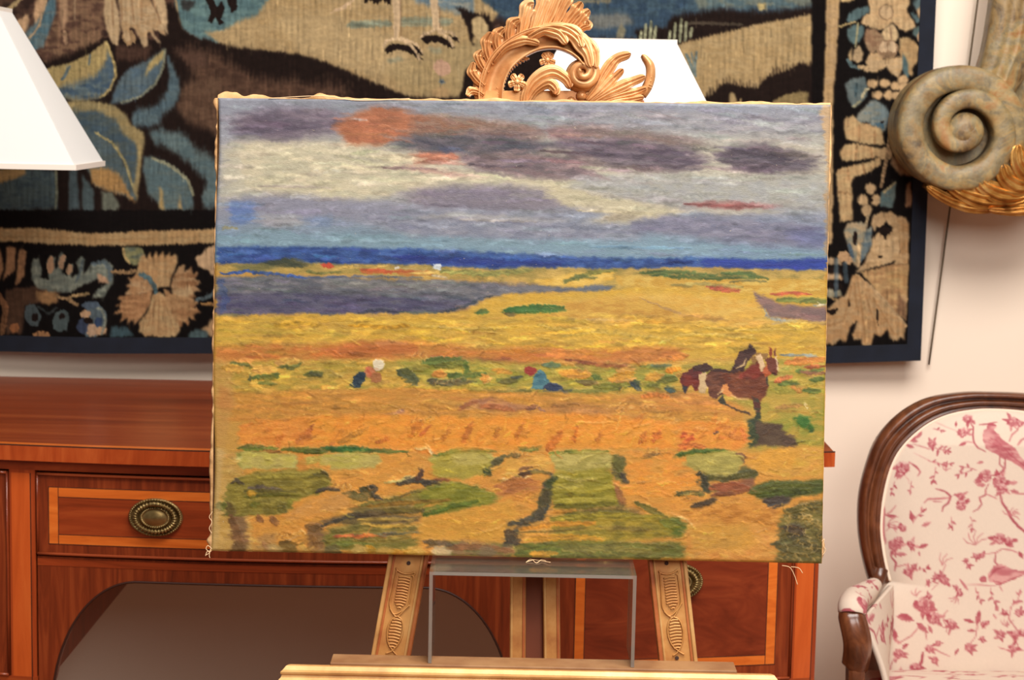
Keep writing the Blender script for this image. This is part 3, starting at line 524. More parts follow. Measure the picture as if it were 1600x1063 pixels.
    ST += [((168, 102, 66), "716,640 730,632 746,626", 6), ((178, 106, 62), "750,634 776,636 804,641", 8), ((160, 104, 74), "822,638 836,634", 6), ((150, 84, 52), "884,562 930,570 978,573", 6), ((62, 72, 76), "984,598 1000,608", 10), ((54, 82, 92), "1041,608 1052,612", 9), ((226, 166, 64), "1010,590 1030,586", 14), ((240, 150, 44), "1040,580 1062,575", 8), ((232, 138, 64), "1002,620 1024,616 1044,620", 8), ((210, 146, 56), "874,582 918,588", 13), ((224, 158, 56), "950,592 990,584", 12), ((116, 104, 56), "898,597 932,596", 6), ((128, 124, 48), "930,604 966,602", 9), ((110, 100, 50), "966,612 974,602", 5), ((104, 120, 90), "1016,572 1050,570", 5), ((112, 110, 52), "1028,596 1056,592", 10)]
    Q((130, 114, 44), "353,762 366,746 400,738 440,735 480,732 500,732 512,741 512,752 490,765 475,776 450,782 446,800 400,806 356,806 352,790", 2.5, (150, 132, 54)); Q((204, 184, 100), "376,709 420,708 456,714 456,728 400,729 374,726", 3, (186, 170, 78)); Q((200, 180, 98), "496,712 540,708 590,712 588,728 540,730 498,727", 3, (182, 168, 76)); Q((218, 158, 84), "480,784 520,772 545,768 548,792 500,804 452,814 446,806", 4, (210, 148, 70)); Q((206, 136, 60), "460,706 476,706 478,736 462,734", 3, None, .7)
    ST += [((84, 72, 58), "358,754 366,750 378,758", 6), ((96, 82, 76), "386,763 410,760 440,764", 5), ((104, 94, 44), "366,768 410,766 462,768", 5), ((92, 96, 40), "378,777 420,773 470,772", 5), ((212, 158, 50), "386,771 394,770", 8), ((92, 100, 40), "392,790 404,788", 12), ((104, 98, 46), "434,786 444,800", 14), ((156, 140, 62), "410,786 430,783", 9), ((110, 100, 44), "490,742 510,742 516,750", 7), ((92, 80, 40), "500,736 514,746", 4), ((90, 76, 60), "490,770 498,766 512,762 528,764", 6), ((150, 136, 56), "400,746 450,742 490,744", 6), ((104, 84, 44), "354,786 364,802", 14), ((90, 100, 46), "334,790 346,790", 11), ((124, 86, 52), "360,806 368,830 378,856", 15), ((136, 90, 54), "402,806 410,816", 9), ((132, 88, 52), "424,808 432,820", 9), ((112, 82, 44), "480,822 498,826", 13), ((150, 104, 52), "486,838 492,862", 15), ((112, 84, 36), "438,848 464,852", 13), ((150, 100, 70), "412,848 420,858", 9), ((214, 170, 84), "470,850 478,860", 8), ((84, 100, 40), "440,702 470,703 504,706", 9), ((44, 96, 52), "500,699 540,702 580,702", 6), ((90, 96, 48), "372,699 394,697 416,699", 7), ((134, 92, 46), "410,704 440,706", 5)]
    Q((118, 124, 44), "655,776 690,757 720,755 745,764 770,776 772,783 730,790 690,800 664,806 660,800 700,786 655,784", 2, (136, 136, 52)); Q((178, 160, 66), "676,745 672,722 690,712 712,704 760,706 768,722 760,744 720,748", 2.5, (168, 150, 54)); Q((192, 174, 94), "700,710 740,705 764,712 764,726 710,728", 3, None, .8); Q((218, 156, 60), "660,812 720,800 780,786 806,790 804,820 780,848 700,846 650,838", 4, (208, 146, 56), .7)
    ST += [((72, 66, 56), "618,757 640,751 660,752 674,756", 8), ((92, 62, 46), "652,750 657,742 660,733", 8), ((60, 60, 58), "660,756 672,754", 9), ((216, 200, 120), "602,753 620,752 640,743", 4), ((84, 76, 40), "562,764 574,768 580,776", 13), ((66, 58, 44), "574,760 585,766 584,774", 6), ((56, 54, 48), "586,778 594,780", 7), ((110, 92, 48), "622,776 640,770 660,766", 5), ((76, 102, 44), "660,804 700,793 746,782", 8), ((152, 112, 44), "576,790 650,784 700,782", 6), ((92, 74, 48), "556,804 580,803 602,802", 7), ((120, 104, 44), "600,797 660,795", 8), ((190, 156, 72), "560,812 600,811 642,812", 5), ((206, 160, 66), "565,820 640,823", 5), ((106, 98, 84), "590,836 614,831", 6), ((150, 128, 60), "556,843 600,842 640,838", 7), ((216, 120, 56), "556,838 590,838", 4), ((176, 110, 58), "776,762 800,752 830,752", 12), ((160, 96, 60), "676,748 700,750", 5), ((88, 84, 56), "768,722 778,724", 11), ((56, 74, 50), "758,734 764,742", 11), ((104, 92, 52), "792,713 810,711", 8), ((140, 92, 56), "700,856 750,854 800,862", 11), ((96, 76, 44), "668,848 684,854", 13), ((206, 150, 44), "570,858 584,858", 12), ((212, 152, 50), "606,863 622,862", 11), ((206, 150, 46), "634,862 648,862", 10), ((92, 72, 50), "794,830 806,846", 20), ((70, 58, 46), "788,846 812,850", 5)]
    Q((178, 162, 82), "866,713 900,706 952,708 956,722 930,734 872,736", 2.5, (190, 172, 96)); Q((150, 138, 42), "868,738 950,730 958,745 964,775 960,790 880,792 862,780 866,765", 2.5, (168, 152, 56)); Q((140, 122, 44), "862,806 960,800 1040,806 1062,822 1040,838 960,846 866,846", 4, (168, 142, 50), .8)
    ST += [((112, 104, 34), "866,790 910,790 960,786", 9), ((120, 112, 36), "868,776 900,772 930,774", 6), ((190, 172, 90), "872,744 900,752 930,748", 6), ((176, 160, 70), "870,762 910,758", 9), ((58, 72, 40), "868,746 860,754 852,766", 11), ((88, 76, 48), "854,768 850,780 848,792", 12), ((78, 68, 50), "848,796 838,810", 10), ((74, 70, 60), "792,819 814,816 838,812", 8), ((96, 64, 40), "806,743 830,739", 7), ((150, 126, 60), "830,737 858,738", 5), ((232, 190, 100), "784,742 800,740 812,744", 3), ((150, 134, 44), "860,811 940,804 1030,807", 9), ((212, 140, 48), "815,826 860,819 930,817", 7), ((120, 100, 48), "810,831 880,829 920,823", 3), ((208, 148, 50), "825,842 880,838 940,842", 10), ((142, 118, 50), "936,825 1020,828", 8), ((92, 104, 44), "812,852 870,850", 8), ((206, 146, 50), "826,864 870,865", 8), ((130, 118, 60), "880,860 950,856 1016,862", 10), ((104, 104, 54), "960,714 970,734", 14), ((66, 64, 56), "968,740 980,754", 8), ((160, 106, 64), "960,758 976,786", 10), ((88, 92, 40), "990,786 1012,794 1034,804", 10), ((96, 106, 44), "1034,816 1060,822", 15), ((150, 120, 60), "900,798 960,792 990,798", 6), ((206, 140, 52), "862,800 900,796", 6)]
    Q((174, 160, 82), "1072,720 1090,709 1150,707 1160,718 1158,730 1140,738 1136,744 1110,740 1080,732", 2, (184, 168, 88)); Q((204, 134, 54), "1060,800 1100,790 1170,786 1210,804 1190,818 1100,822", 5, (214, 148, 64), .8); Q((216, 164, 74), "1076,826 1110,818 1170,820 1180,850 1150,862 1080,860", 5, (206, 150, 60), .8); Q((228, 166, 66), "1164,722 1196,706 1236,694 1250,700 1240,730 1190,738", 3, (220, 156, 60), .8)
    ST += [((70, 104, 48), "1056,711 1080,705 1132,702", 6), ((60, 60, 48), "1092,738 1098,752 1106,768", 10), ((110, 98, 50), "1054,772 1090,769", 9), ((190, 160, 80), "1062,774 1096,770", 3), ((70, 56, 40), "1080,792 1098,787 1114,781", 10), ((146, 80, 50), "1110,762 1140,760 1166,762", 13), ((130, 76, 54), "1112,774 1150,770 1170,764", 7), ((84, 92, 40), "1174,770 1210,762 1270,760", 15), ((70, 84, 40), "1180,774 1220,768 1250,766", 8), ((76, 64, 56), "1194,782 1222,780 1210,792", 10), ((84, 84, 48), "1106,746 1130,750 1160,742 1180,736", 8), ((124, 84, 58), "1152,710 1164,714", 9), ((84, 66, 50), "1228,826 1256,830", 15), ((96, 86, 46), "1222,856 1260,862 1280,856", 14), ((110, 98, 48), "1230,800 1260,792 1284,786", 10), ((88, 80, 46), "1210,850 1226,862", 12), ((84, 80, 46), "1270,820 1284,840", 12)]
    for (c, p, w) in ST: S(c, p, w, .88, hh=.55)
    for k in range(90):
        x = r.uniform(1214, 1282); y = r.uniform(786, 874); a = r.uniform(-1.2, 1.2); L = r.uniform(8, 20)
        S([(206, 164, 84), (160, 130, 66), (84, 74, 44), (226, 190, 120)][k % 4], np.array([[x, y], [x+L*.5*math.cos(a), y+L*.5*math.sin(a)], [x+L*math.cos(a+.7), y+L*math.sin(a+.7)]]), 1.5, .7, .05, .6, 0, .8)
    for (x, y, n) in ((424, 838, 8), (676, 600, 9), (520, 764, 6), (910, 880, 1), (1008, 710, 5), (960, 640, 6), (1000, 640, 6), (640, 660, 8), (800, 712, 6), (640, 560, 6)):
        for k in range(n): S((236, 192, 116) if k % 2 else (140, 100, 56), np.array([[x+k*4.5, y+r.randn()*2], [x+k*4.5+4, y-7+r.randn()*2]]), 1.5, .75, .05, .5, 0, .9)
    # ---- two horses and their shadow
    D1 = (70, 46, 42); BR = (110, 58, 40); RB = (128, 52, 40)
    P((58, 70, 52), "1168,656 1180,652 1190,660 1190,694 1172,700", 2); P((86, 66, 52), "1180,658 1220,664 1226,678 1244,684 1246,694 1228,698 1180,698", 2.5, alt=(98, 78, 60)); S((70, 78, 50), "1172,664 1180,690", 12, .9)
    for p in ("1222,682 1244,680", "1224,690 1246,690", "1222,694 1240,698"): S((110, 84, 70), p, 3, .8)
    P(RB, "1063,592 1068,584 1082,576 1094,574 1098,580 1096,612 1088,610 1080,600 1072,612 1066,604", 1, alt=(96, 42, 40)); P((52, 50, 58), "1066,602 1074,602 1072,614 1067,612", 1); P(D1, "1082,574 1092,569 1106,569 1114,576 1100,582 1086,580", 1)
    P((214, 182, 134), "1092,586 1102,582 1106,590 1104,602 1100,614 1090,614 1092,600", 1, hh=.5); P((96, 58, 46), "1102,590 1108,580 1122,575 1136,580 1140,596 1132,612 1120,622 1108,620 1104,606", 1, alt=(120, 74, 54))
    P(BR, "1120,580 1140,582 1160,580 1172,570 1186,558 1196,570 1196,586 1200,600 1196,618 1186,632 1170,622 1150,622 1138,612 1132,596", 1.2, alt=(126, 70, 46)); P(RB, "1152,592 1160,580 1176,570 1192,568 1196,580 1180,592 1168,592", 1.5, alt=(146, 62, 46))
    P(D1, "1108,580 1116,575 1134,576 1150,582 1130,582", 1); P((66, 44, 42), "1142,578 1148,562 1156,550 1166,544 1170,540 1176,544 1182,550 1176,558 1166,566 1160,580 1148,582", 1, alt=(84, 56, 50)); S((60, 42, 40), "1170,546 1170,539", 5, bris=0)
    P((150, 112, 64), "1172,560 1184,552 1198,552 1196,560 1184,562 1176,570", 1); P((226, 190, 146), "1180,558 1188,554 1194,566 1196,572 1190,582 1186,574", 1, hh=.6); P((190, 96, 56), "1190,582 1200,570 1204,582 1198,590", 1)
    P((112, 58, 44), "1196,560 1204,556 1212,562 1216,578 1212,586 1204,584 1200,576", 1); S((142, 66, 44), "1203,556 1203,543", 5, bris=0); S((120, 66, 50), "1209,556 1211,545", 3.5, bris=0); S((236, 206, 170), "1211,556 1214,572 1216,580", 2, bris=0); S((90, 50, 44), "1206,584 1212,586", 5)
    P((228, 150, 84), "1128,602 1136,598 1140,610 1150,622 1136,620 1126,612", 1); S((236, 196, 140), "1120,616 1130,608", 2.5, bris=0); S((236, 190, 130), "1140,618 1154,623 1170,624", 2, bris=0); S((230, 196, 140), "1150,576 1162,570 1166,560", 2.5, bris=0)
    P((70, 66, 52), "1122,626 1128,616 1134,630 1140,636 1130,634", 1); S((74, 58, 48), "1134,632 1150,640 1170,646", 3, bris=.1); S((86, 64, 52), "1154,642 1172,648", 2.5)
    P((96, 54, 46), "1174,620 1188,626 1186,646 1180,648 1176,636", 1, alt=(70, 66, 50)); P((62, 66, 50), "1180,646 1186,646 1188,654 1180,656", 1); S((52, 50, 48), "1198,588 1199,604", 3)
    for k in range(46):
        x = r.uniform(1108, 1194); y = r.uniform(584, 620)
        if b.at(x, y)[0] < 150: S((150, 96, 68) if k % 2 else (84, 48, 40), np.array([[x, y], [x+r.uniform(4, 9), y+r.uniform(-3, 2)]]), 1.6, .7, hh=.4)
    P((62, 108, 44), "1238,652 1252,648 1264,654 1270,668 1262,674 1246,664", 1.5, alt=(86, 128, 56), hh=.4); S((50, 82, 44), "1262,674 1270,672", 4); E((236, 210, 140), 1258, 632, 3, 4, hh=.6); E((240, 216, 150), 1259, 638, 2, 2)
    S((196, 150, 66), "1200,644 1230,642 1284,646", 4, .7); S((170, 116, 74), "1210,638 1250,632", 8, .6)
    # ---- bare rim where the canvas turns over the stretcher
    P((206, 174, 118), "332,700 345,704 341,760 343,800 338,870 326,880", 3, op=.55); P((196, 160, 96), "330,846 520,858 560,866 326,868", 3, op=.35)
    for (x, c) in ((372, (112, 84, 52)), (450, (122, 98, 50)), (520, (104, 96, 62)), (560, (214, 176, 96)), (600, (206, 166, 80)), (650, (222, 176, 84)), (690, (206, 182, 140)), (760, (124, 104, 76)), (430, (190, 160, 100))): E(c, x, 858+(x-330)*.012, 14, 10, f=3, op=.8)
    P((206, 168, 120), "1282,164 1300,164 1300,300 1292,300 1290,220 1284,196", 2, op=.85); P((190, 150, 100), "1288,300 1300,300 1298,400 1289,400", 2, op=.7)
    # raised flecks
    for k in range(520):
        x = r.uniform(345, 1285); y = r.uniform(160, 872); L = r.uniform(3, 9); a = r.randn()*.5+(0 if y < 640 else -.3)
        c = np.clip(b.at(x, y)*1.25+18, 0, 255)
        S(c, np.array([[x, y], [x+math.cos(a)*L, y+math.sin(a)*L]]), 1.5, .6 if y > 500 else .35, .05, .7, 0, .9)
    for k in range(700):
        x = r.uniform(350, 1280); y = r.uniform(500, 874); L = r.uniform(6, 22); a = r.randn()*.35+(-.8 if 650 < y < 700 else 0); q = r.randn()*.25*L
        if 1050 < x < 1225 and 535 < y < 655: continue
        c = np.clip(b.at(x, y)*r.choice([.72, 1.16, 1.28])+[8, 4, 0], 0, 255)
        S(c, np.array([[x, y], [x+math.cos(a)*L*.5, y+math.sin(a)*L*.5+q*.3], [x+math.cos(a)*L, y+math.sin(a)*L]]), r.uniform(1.2, 2.6), .6, .05, .6, 0, .9)
    for k in range(260):
        x = r.uniform(350, 1270); y = r.uniform(162, 490); L = r.uniform(10, 50); c = np.clip(b.at(x, y)*r.choice([.84, 1.1, 1.16]), 0, 255)
        S(c, np.array([[x, y], [x+L*.5, y+r.randn()*1.5], [x+L, y+r.randn()*3]]), r.uniform(1.0, 2.4), .32, .05, .6, 0, .5)
    Yv = np.linspace(146, 888, b.H)[:, None]; gm = ((b.col[..., 1] > b.col[..., 0]*.93) & (b.col[..., 2] < 100) & (Yv > 690))[..., None]; b.col += gm*np.array([8, 2, -4.])
    g = b.col.mean(2, keepdims=True); k = np.clip((np.linspace(146, 888, b.H)-400)/60, 0, 1)[:, None, None]
    b.col = b.col*(1+.05*k)-g*.01*k  # lower picture lightened in its colour to offset the light's falloff
    jj, ii = np.meshgrid(np.arange(b.H), np.arange(b.W), indexing='ij')
    wx = ii+4.5*(smooth_noise(b.H, b.W, 1.7, 5, 71)-.5)+5*(smooth_noise(b.H, b.W, 4, 7, 73)-.5); wy = jj+1.6*(smooth_noise(b.H, b.W, 3, 3, 72)-.5)+2.5*(smooth_noise(b.H, b.W, 5, 8, 74)-.5)
    X = ii/b.sc+b.x0; Y = jj/b.sc+b.y0
    kk = 1-.75*(np.clip(1-np.maximum(abs(X-1140)/105, abs(Y-598)/70)**4, 0, 1)+np.clip(1-np.hypot(X-575, Y-588)/60, 0, 1)+np.clip(1-np.hypot(X-850, Y-592)/60, 0, 1)); kk = np.clip(kk, .2, 1)
    wx = ii+(wx-ii)*kk; wy = jj+(wy-jj)*kk
    b.col = b.col[np.clip(wy, 0, b.H-1).astype(int), np.clip(wx, 0, b.W-1).astype(int)]*.85+b.col*.15
    return b
# ---------------------------------------------------------------- the verdure tapestry's woven design
def weave_tapestry():
    BK = (38, 26, 22)
    b = Buf(-430, -440, 1490, 580, .8, BK, 31)
    def P(c, p, f=1.2, comb=0, per=5.5, **k): b.P(c, p, f, comb=comb, per=per, **dict(dict(rag=1.2, jit=.12), **k))
    def S(c, p, w=4, **k): b.S(c, p, w, **dict(dict(bris=.15, hh=0, taper=.2, jit=.08), **k))
    E = b.E
    SAND, SAND2, TAN, TEAL, BLUE, PALE, BROWN = (196, 164, 112), (180, 148, 98), (206, 172, 122), (88, 116, 118), (72, 98, 118), (140, 148, 138), (98, 68, 54)
    # ---- main field: sky-like water, sandy banks, trunk
    P(BROWN, "-430,-440 1300,-440 1300,60 -430,60", 3, alt=(58, 40, 34))
    P((72, 96, 112), "300,-440 1290,-440 1290,40 1000,60 880,60 700,0 300,-60", 3, comb=14, alt=(52, 72, 92), jit=.3)
    r = np.random.RandomState(9)
    for k in range(60):
        x = r.uniform(-400, 1260); y = r.uniform(-430, -60); E([TEAL, BLUE, SAND2, (120, 128, 96), (60, 70, 70)][k % 5], x, y, r.uniform(14, 40), r.uniform(8, 20), r.uniform(-50, 50), f=2, op=.9, comb=7)
    P(SAND, "410,-30 700,-40 780,20 750,60 770,120 762,150 700,150 640,150 560,118 520,100 470,84 430,80 370,74 350,66 345,40 400,20", 2, comb=3, alt=SAND2)
    P((206, 176, 124), "420,30 520,20 620,60 660,130 560,110 470,78", 8, op=.6); P((170, 148, 100), "690,70 770,60 770,150 640,150 600,110", 10, op=.5)
    for k in range(40):
        x = r.uniform(380, 740); y = r.uniform(10, 140); S((216, 190, 140) if k % 2 else (172, 140, 92), np.array([[x, y], [x+r.uniform(-2, 2), y+r.uniform(10, 26)]]), 2.2, op=.4)
    P((92, 124, 128), "272,-20 440,-40 420,0 400,24 372,44 350,58 340,66 310,58 285,42 276,18", 2, comb=7, alt=(104, 136, 134)); P(SAND, "320,50 350,46 380,30 400,26 400,80 360,76", 3, comb=5)
    P(BK, "318,-10 330,-10 340,10 348,0 352,14 346,30 352,34 344,38 338,26 332,36 326,32 330,18", 1); P(BK, "355,-10 372,-10 370,16 362,20 358,8", 1); P((60, 60, 58), "282,0 306,0 304,12 292,18 284,12", 2)
    S(SAND, "276,0 279,26 284,44", 3)
    for p in ("545,40 610,38", "548,36 608,34"): S((128, 142, 122), p, 8, op=.7)
    for p in ("625,30 705,32", "622,36 700,36"): S((128, 142, 122), p, 10, op=.6)
    P((150, 152, 124), "604,92 624,88 632,94 610,98", 2, op=.7); P((150, 152, 124), "668,72 690,74 690,84 672,82", 2, op=.6)
    P(BK, "566,-20 612,-20 610,8 600,0 590,6 580,0 570,4", 1, comb=6); P((112, 134, 144), "640,-10 740,-10 740,30 700,16 650,4", 3, comb=8, alt=(150, 152, 140))
    # bird legs and feet
    LEG = (214, 180, 136)
    P(LEG, "613,-20 625,-20 626,20 624,60 616,60 614,20", 1); P(LEG, "668,-20 682,-20 686,20 688,48 678,48 674,20", 1)
    for p in ("626,0 627,56", "687,10 688,44"): S((120, 84, 60), p, 1.4, op=.8)
    P(BK, "600,78 606,70 620,67 636,70 652,80 662,94 650,90 636,80 620,78 606,83", 1); S(LEG, "618,60 604,64 600,72", 5); S(LEG, "622,60 640,68 652,82 656,92", 5); S(LEG, "626,58 650,68 660,82", 4)
    P(BK, "658,60 664,54 680,54 694,58 706,66 712,76 702,74 690,66 676,64 664,67", 1); S(LEG, "680,48 664,52 658,58", 5); S(LEG, "684,48 702,58 708,72", 5); S(LEG, "688,46 708,52 716,64", 4); P(BK, "700,54 714,58 718,66 710,64", 1); P(BK, "644,68 656,76 662,86 652,82", 1)
    P(BK, "712,10 740,18 764,24 780,60 770,66 750,52 738,60 744,72 736,64 730,40", 1.2, comb=5); P((200, 170, 118), "738,30 752,24 764,40 762,60 750,66 738,50", 1.5)
    E((206, 160, 128), 691, 106, 14, 12, 30); E((120, 130, 130), 691, 127, 4.5, 4.5); E((60, 70, 84), 691, 127, 2.2, 2.2); P((186, 150, 100), "674,140 690,134 704,142 700,152 680,152", 2); P(BK, "722,140 726,110 740,96 770,90 762,152 716,154", 1.2)
    P((214, 178, 136), "514,22 545,2 560,-8 540,14", 1)
    # dark ground under the bank
    P(BK, "250,0 276,10 286,44 310,60 350,70 430,82 470,86 500,106 560,124 620,146 640,160 280,170 250,120", 2, comb=4)
    P((104, 74, 56), "284,80 330,78 400,116 520,130 560,150 470,176 330,180 300,110", 3, comb=26, per=6.5, alt=(78, 54, 42)); P((112, 82, 62), "288,128 345,110 345,220 330,200 296,190 276,170", 4, comb=18, per=6, alt=(92, 66, 50)); P((96, 68, 54), "268,76 320,80 330,100 300,104", 2, comb=16, per=6)
    P((84, 58, 46), "180,70 240,72 232,92 184,94", 2, comb=10, per=6)
    # right half: water, tufts, bank
    P((96, 120, 124), "1080,-20 1276,-20 1276,14 1180,10 1090,14", 4, comb=8, alt=(128, 132, 112), op=.8); P((56, 78, 100), "880,20 1060,24 1062,56 890,58", 4, comb=8, op=.8)
    P((150, 142, 124), "910,24 980,20 990,36 940,46 912,40", 5, op=.7); P((150, 134, 100), "880,0 955,-2 955,4 884,6", 1.5, op=.8)
    P(BK, "1050,24 1120,14 1200,18 1280,8 1280,30 1200,44 1110,64 1000,66 990,44 1040,40", 2, comb=10); S((140, 126, 100), "1072,36 1120,36 1160,38", 5, op=.45); P((190, 168, 110), "1182,6 1196,4 1198,14 1186,16", 1.5)
    P(SAND, "1068,66 1110,56 1180,38 1276,20 1274,60 1270,104 1250,98 1230,110 1200,120 1180,138 1130,130 1110,150 1090,150 1060,100 1050,70", 1.5, comb=3, alt=SAND2)
    for k in range(36):
        x = r.uniform(1080, 1270); y = r.uniform(50, 110); S((212, 182, 128) if k % 2 else (170, 138, 90), np.array([[x, y], [x, y+r.uniform(8, 22)]]), 2, op=.35)
    P(BK, "1098,152 1140,126 1160,138 1185,138 1205,116 1240,104 1276,98 1282,170 1098,170", 1.5, comb=22, per=5.2); P((150, 126, 80), "1206,158 1224,148 1250,142 1262,142 1262,164 1206,164", 1.5); P((176, 148, 100), "1138,146 1146,144 1152,160 1140,162", 1.5); S(SAND2, "1157,160 1157,154", 3)
    for (x, y, h) in ((1000, 64, 14), (1007, 64, 26), (1015, 64, 30), (1022, 64, 22), (1045, 64, 16), (1053, 64, 28), (1062, 64, 34), (1070, 62, 28), (1078, 58, 14)): S((164, 164, 126), np.array([[x, y], [x+2., y-h]]), 5)
    S((112, 128, 124), "1072,84 1080,104 1086,118", 5); S((112, 128, 124), "1088,80 1086,100 1086,116", 4); S((120, 132, 124), "1080,82 1084,100", 3); P((150, 136, 100), "962,60 966,40 972,36 978,46 974,60", 1.5, op=.8)
    # trunk and foliage at left
    P((150, 112, 82), "92,-30 165,-30 168,20 160,60 120,80 70,96 52,80 80,40", 3, comb=10, alt=BROWN); P((194, 152, 112), "94,-20 106,-20 108,30 98,46 94,20", 3, op=.8); S((206, 170, 128), "118,-10 118,30", 3, op=.6); S((196, 158, 116), "102,50 104,66", 7, op=.6)
    P(BK, "64,104 110,94 150,74 168,58 172,70 120,100 70,112", 2)
    P((110, 130, 132), "58,30 88,-20 88,20 70,70 52,82 40,52", 2, alt=(84, 116, 128)); P((214, 168, 122), "24,34 46,20 46,40 38,56", 2); P((214, 168, 122), "52,26 56,2 72,-10 72,6 58,36", 2); S((206, 166, 120), "46,60 62,40 76,-10", 3); S(SAND, "14,14 26,4 38,-8", 7)
    # big blossom
    PT = (210, 176, 130)
    P(PT, "165,-20 178,-20 186,20 190,46 184,72 176,68 168,48 164,20", 1.4, alt=(198, 164, 118)); P(PT, "184,-20 230,-20 240,10 256,40 262,56 252,50 240,44 244,56 252,68 244,64 236,50 230,52 232,70 226,74 218,58 212,44 206,42 196,52 190,40", 1.4, alt=(190, 152, 106)); P(PT, "238,-20 256,-20 262,20 263,54 252,36 240,6", 1.4); E((176, 138, 94), 203, 58, 10, 13); E((204, 168, 122), 200, 56, 5, 9)
    for p in ("190,0 192,30", "206,-10 210,34", "222,-10 222,30", "240,0 252,36", "176,0 178,40"): S((164, 122, 82), p, 3, op=.7)
    # acanthus leaves
    YL = (190, 164, 102)
    P(YL, "66,112 80,104 110,98 140,84 168,64 176,90 182,104 174,136 160,152 120,158 92,150 66,140", 1.4, alt=(178, 152, 96)); P((74, 98, 120), "90,136 120,130 150,118 166,98 170,76 182,106 176,134 160,150 130,156 96,152", 2, comb=10, per=5, alt=(98, 116, 122)); S(YL, "168,66 180,100 182,118 172,140 158,152", 4); S((92, 112, 118), "98,124 110,104", 5); S((96, 114, 118), "140,100 142,84", 3)
    P((100, 118, 124), "174,162 180,140 190,120 204,104 226,96 246,84 258,74 258,96 250,120 240,136 220,150 196,160", 1.6, comb=5, per=4.5, alt=(84, 106, 120)); P(YL, "232,100 244,86 258,76 256,92 240,104 228,120", 2); S((150, 150, 120), "259,76 256,104 244,130 220,150 190,160", 4, op=.8)
    P((98, 120, 126), "262,80 270,96 280,120 282,146 272,164 258,176 252,190 232,196 208,196 206,178 216,168 236,166 254,156 262,140 266,120", 1.6, comb=12, per=5, alt=(82, 104, 114))
    P((176, 152, 98), "100,158 140,156 180,164 198,178 206,196 226,206 228,220 222,250 218,290 214,316 206,290 196,256 180,232 150,218 120,206 100,190", 1.6, alt=(160, 142, 96)); P((90, 104, 104), "110,172 150,170 180,184 194,208 212,220 216,240 210,290 200,256 184,228 156,214 126,204", 2.5, comb=10, per=4.5, alt=(72, 92, 104))
    P((94, 108, 106), "130,206 150,206 172,220 190,242 206,284 214,312 196,306 172,296 150,290 136,262", 2, alt=(84, 102, 108)); P((192, 144, 82), "140,262 172,262 190,276 206,304 214,316 196,304 170,298 144,284", 2, comb=6, alt=(176, 134, 80)); S((170, 156, 104), "150,206 176,222 196,250 208,290", 4)
    P((104, 124, 124), "232,204 252,200 286,206 300,220 308,234 324,236 344,262 344,324 318,326 316,300 326,286 310,268 292,250 270,232 244,224", 1.6, comb=12, per=5, alt=(88, 110, 114)); P((104, 122, 120), "224,260 226,244 240,244 270,258 292,276 302,296 304,326 252,328 248,316 232,304", 1.6, comb=5, per=4.5, alt=(90, 112, 116)); S((160, 158, 122), "240,246 270,260 294,280 303,304", 5, op=.9); P((194, 162, 100), "250,290 256,300 258,328 250,326", 1.6); P((190, 160, 104), "282,302 286,326 278,326", 1.6); P((70, 94, 108), "284,290 290,326 286,326", 2)
    P((84, 100, 100), "-40,270 20,262 60,262 90,268 92,326 10,330 -40,326", 3, comb=8, alt=(66, 82, 88)); P((170, 134, 82), "-40,280 10,262 40,262 40,272 10,284 -40,296", 2); S((150, 150, 110), "88,262 90,300 88,326", 4, op=.6); P((78, 94, 98), "108,266 122,262 126,328 108,328", 2, comb=6); P((80, 96, 98), "130,270 148,300 148,330 130,328", 2); P((112, 116, 100), "160,298 176,300 190,320 182,330 160,330", 2); P(BK, "92,262 110,262 106,326 92,326", 2)
    for k in range(26):
        x = r.uniform(-420, -20); y = r.uniform(0, 310); E([TEAL, YL, (84, 102, 108), BROWN][k % 4], x, y, r.uniform(12, 34), r.uniform(7, 14), r.uniform(-70, 70), f=1.5, comb=5)
    for k in range(44):
        x = r.uniform(370, 1240); y = r.uniform(190, 310); E([TEAL, YL, (84, 102, 108), (104, 120, 116)][k % 4], x, y, r.uniform(16, 38), r.uniform(8, 15), r.uniform(-80, 80), f=1.5, comb=6, alt=(78, 98, 104))
    # ---- dark border band with two cream fillets
    P((22, 17, 16), "-430,328 1292,328 1292,540 -430,540", 1.2); P((22, 17, 16), "1268,-440 1500,-440 1500,580 1268,580", 1.2); P((22, 17, 16), "-430,328 1292,328 1292,366 -430,366", 1.2)
    P((200, 164, 110), "-430,352 60,356 140,364 230,360 345,357 1292,357 1292,380 345,379 230,382 140,383 0,376 -430,374", 1.2, alt=(186, 146, 94)); S((150, 108, 66), "-400,366 100,370 160,374 340,368", 2, op=.4)
    P((202, 164, 114), "1298,-440 1316,-440 1311,0 1308,60 1305,110 1302,160 1300,380 1286,380 1286,160 1289,80 1291,0", 1.2, alt=(192, 154, 102))
    # bottom border flowers
    T2, T3, GR = (196, 156, 108), (168, 122, 80), (126, 132, 114)
    for p in ("-6,386 0,384 6,420 0,440", "12,384 26,386 24,420 8,436 6,440", "32,386 42,392 40,430 24,448"): P((176, 126, 84), p, 1.4)
    P((92, 64, 46), "10,452 60,446 96,456 92,470 40,476 36,520 10,522", 3); P((182, 134, 84), "58,456 88,454 92,470 76,476 60,468", 2); S((170, 134, 90), "90,462 108,466 122,476", 6); S((176, 144, 94), "112,462 140,458", 5); E((170, 106, 62), 24, 512, 8, 8); S((176, 116, 72), "0,460 10,480 4,520", 10, op=.7)
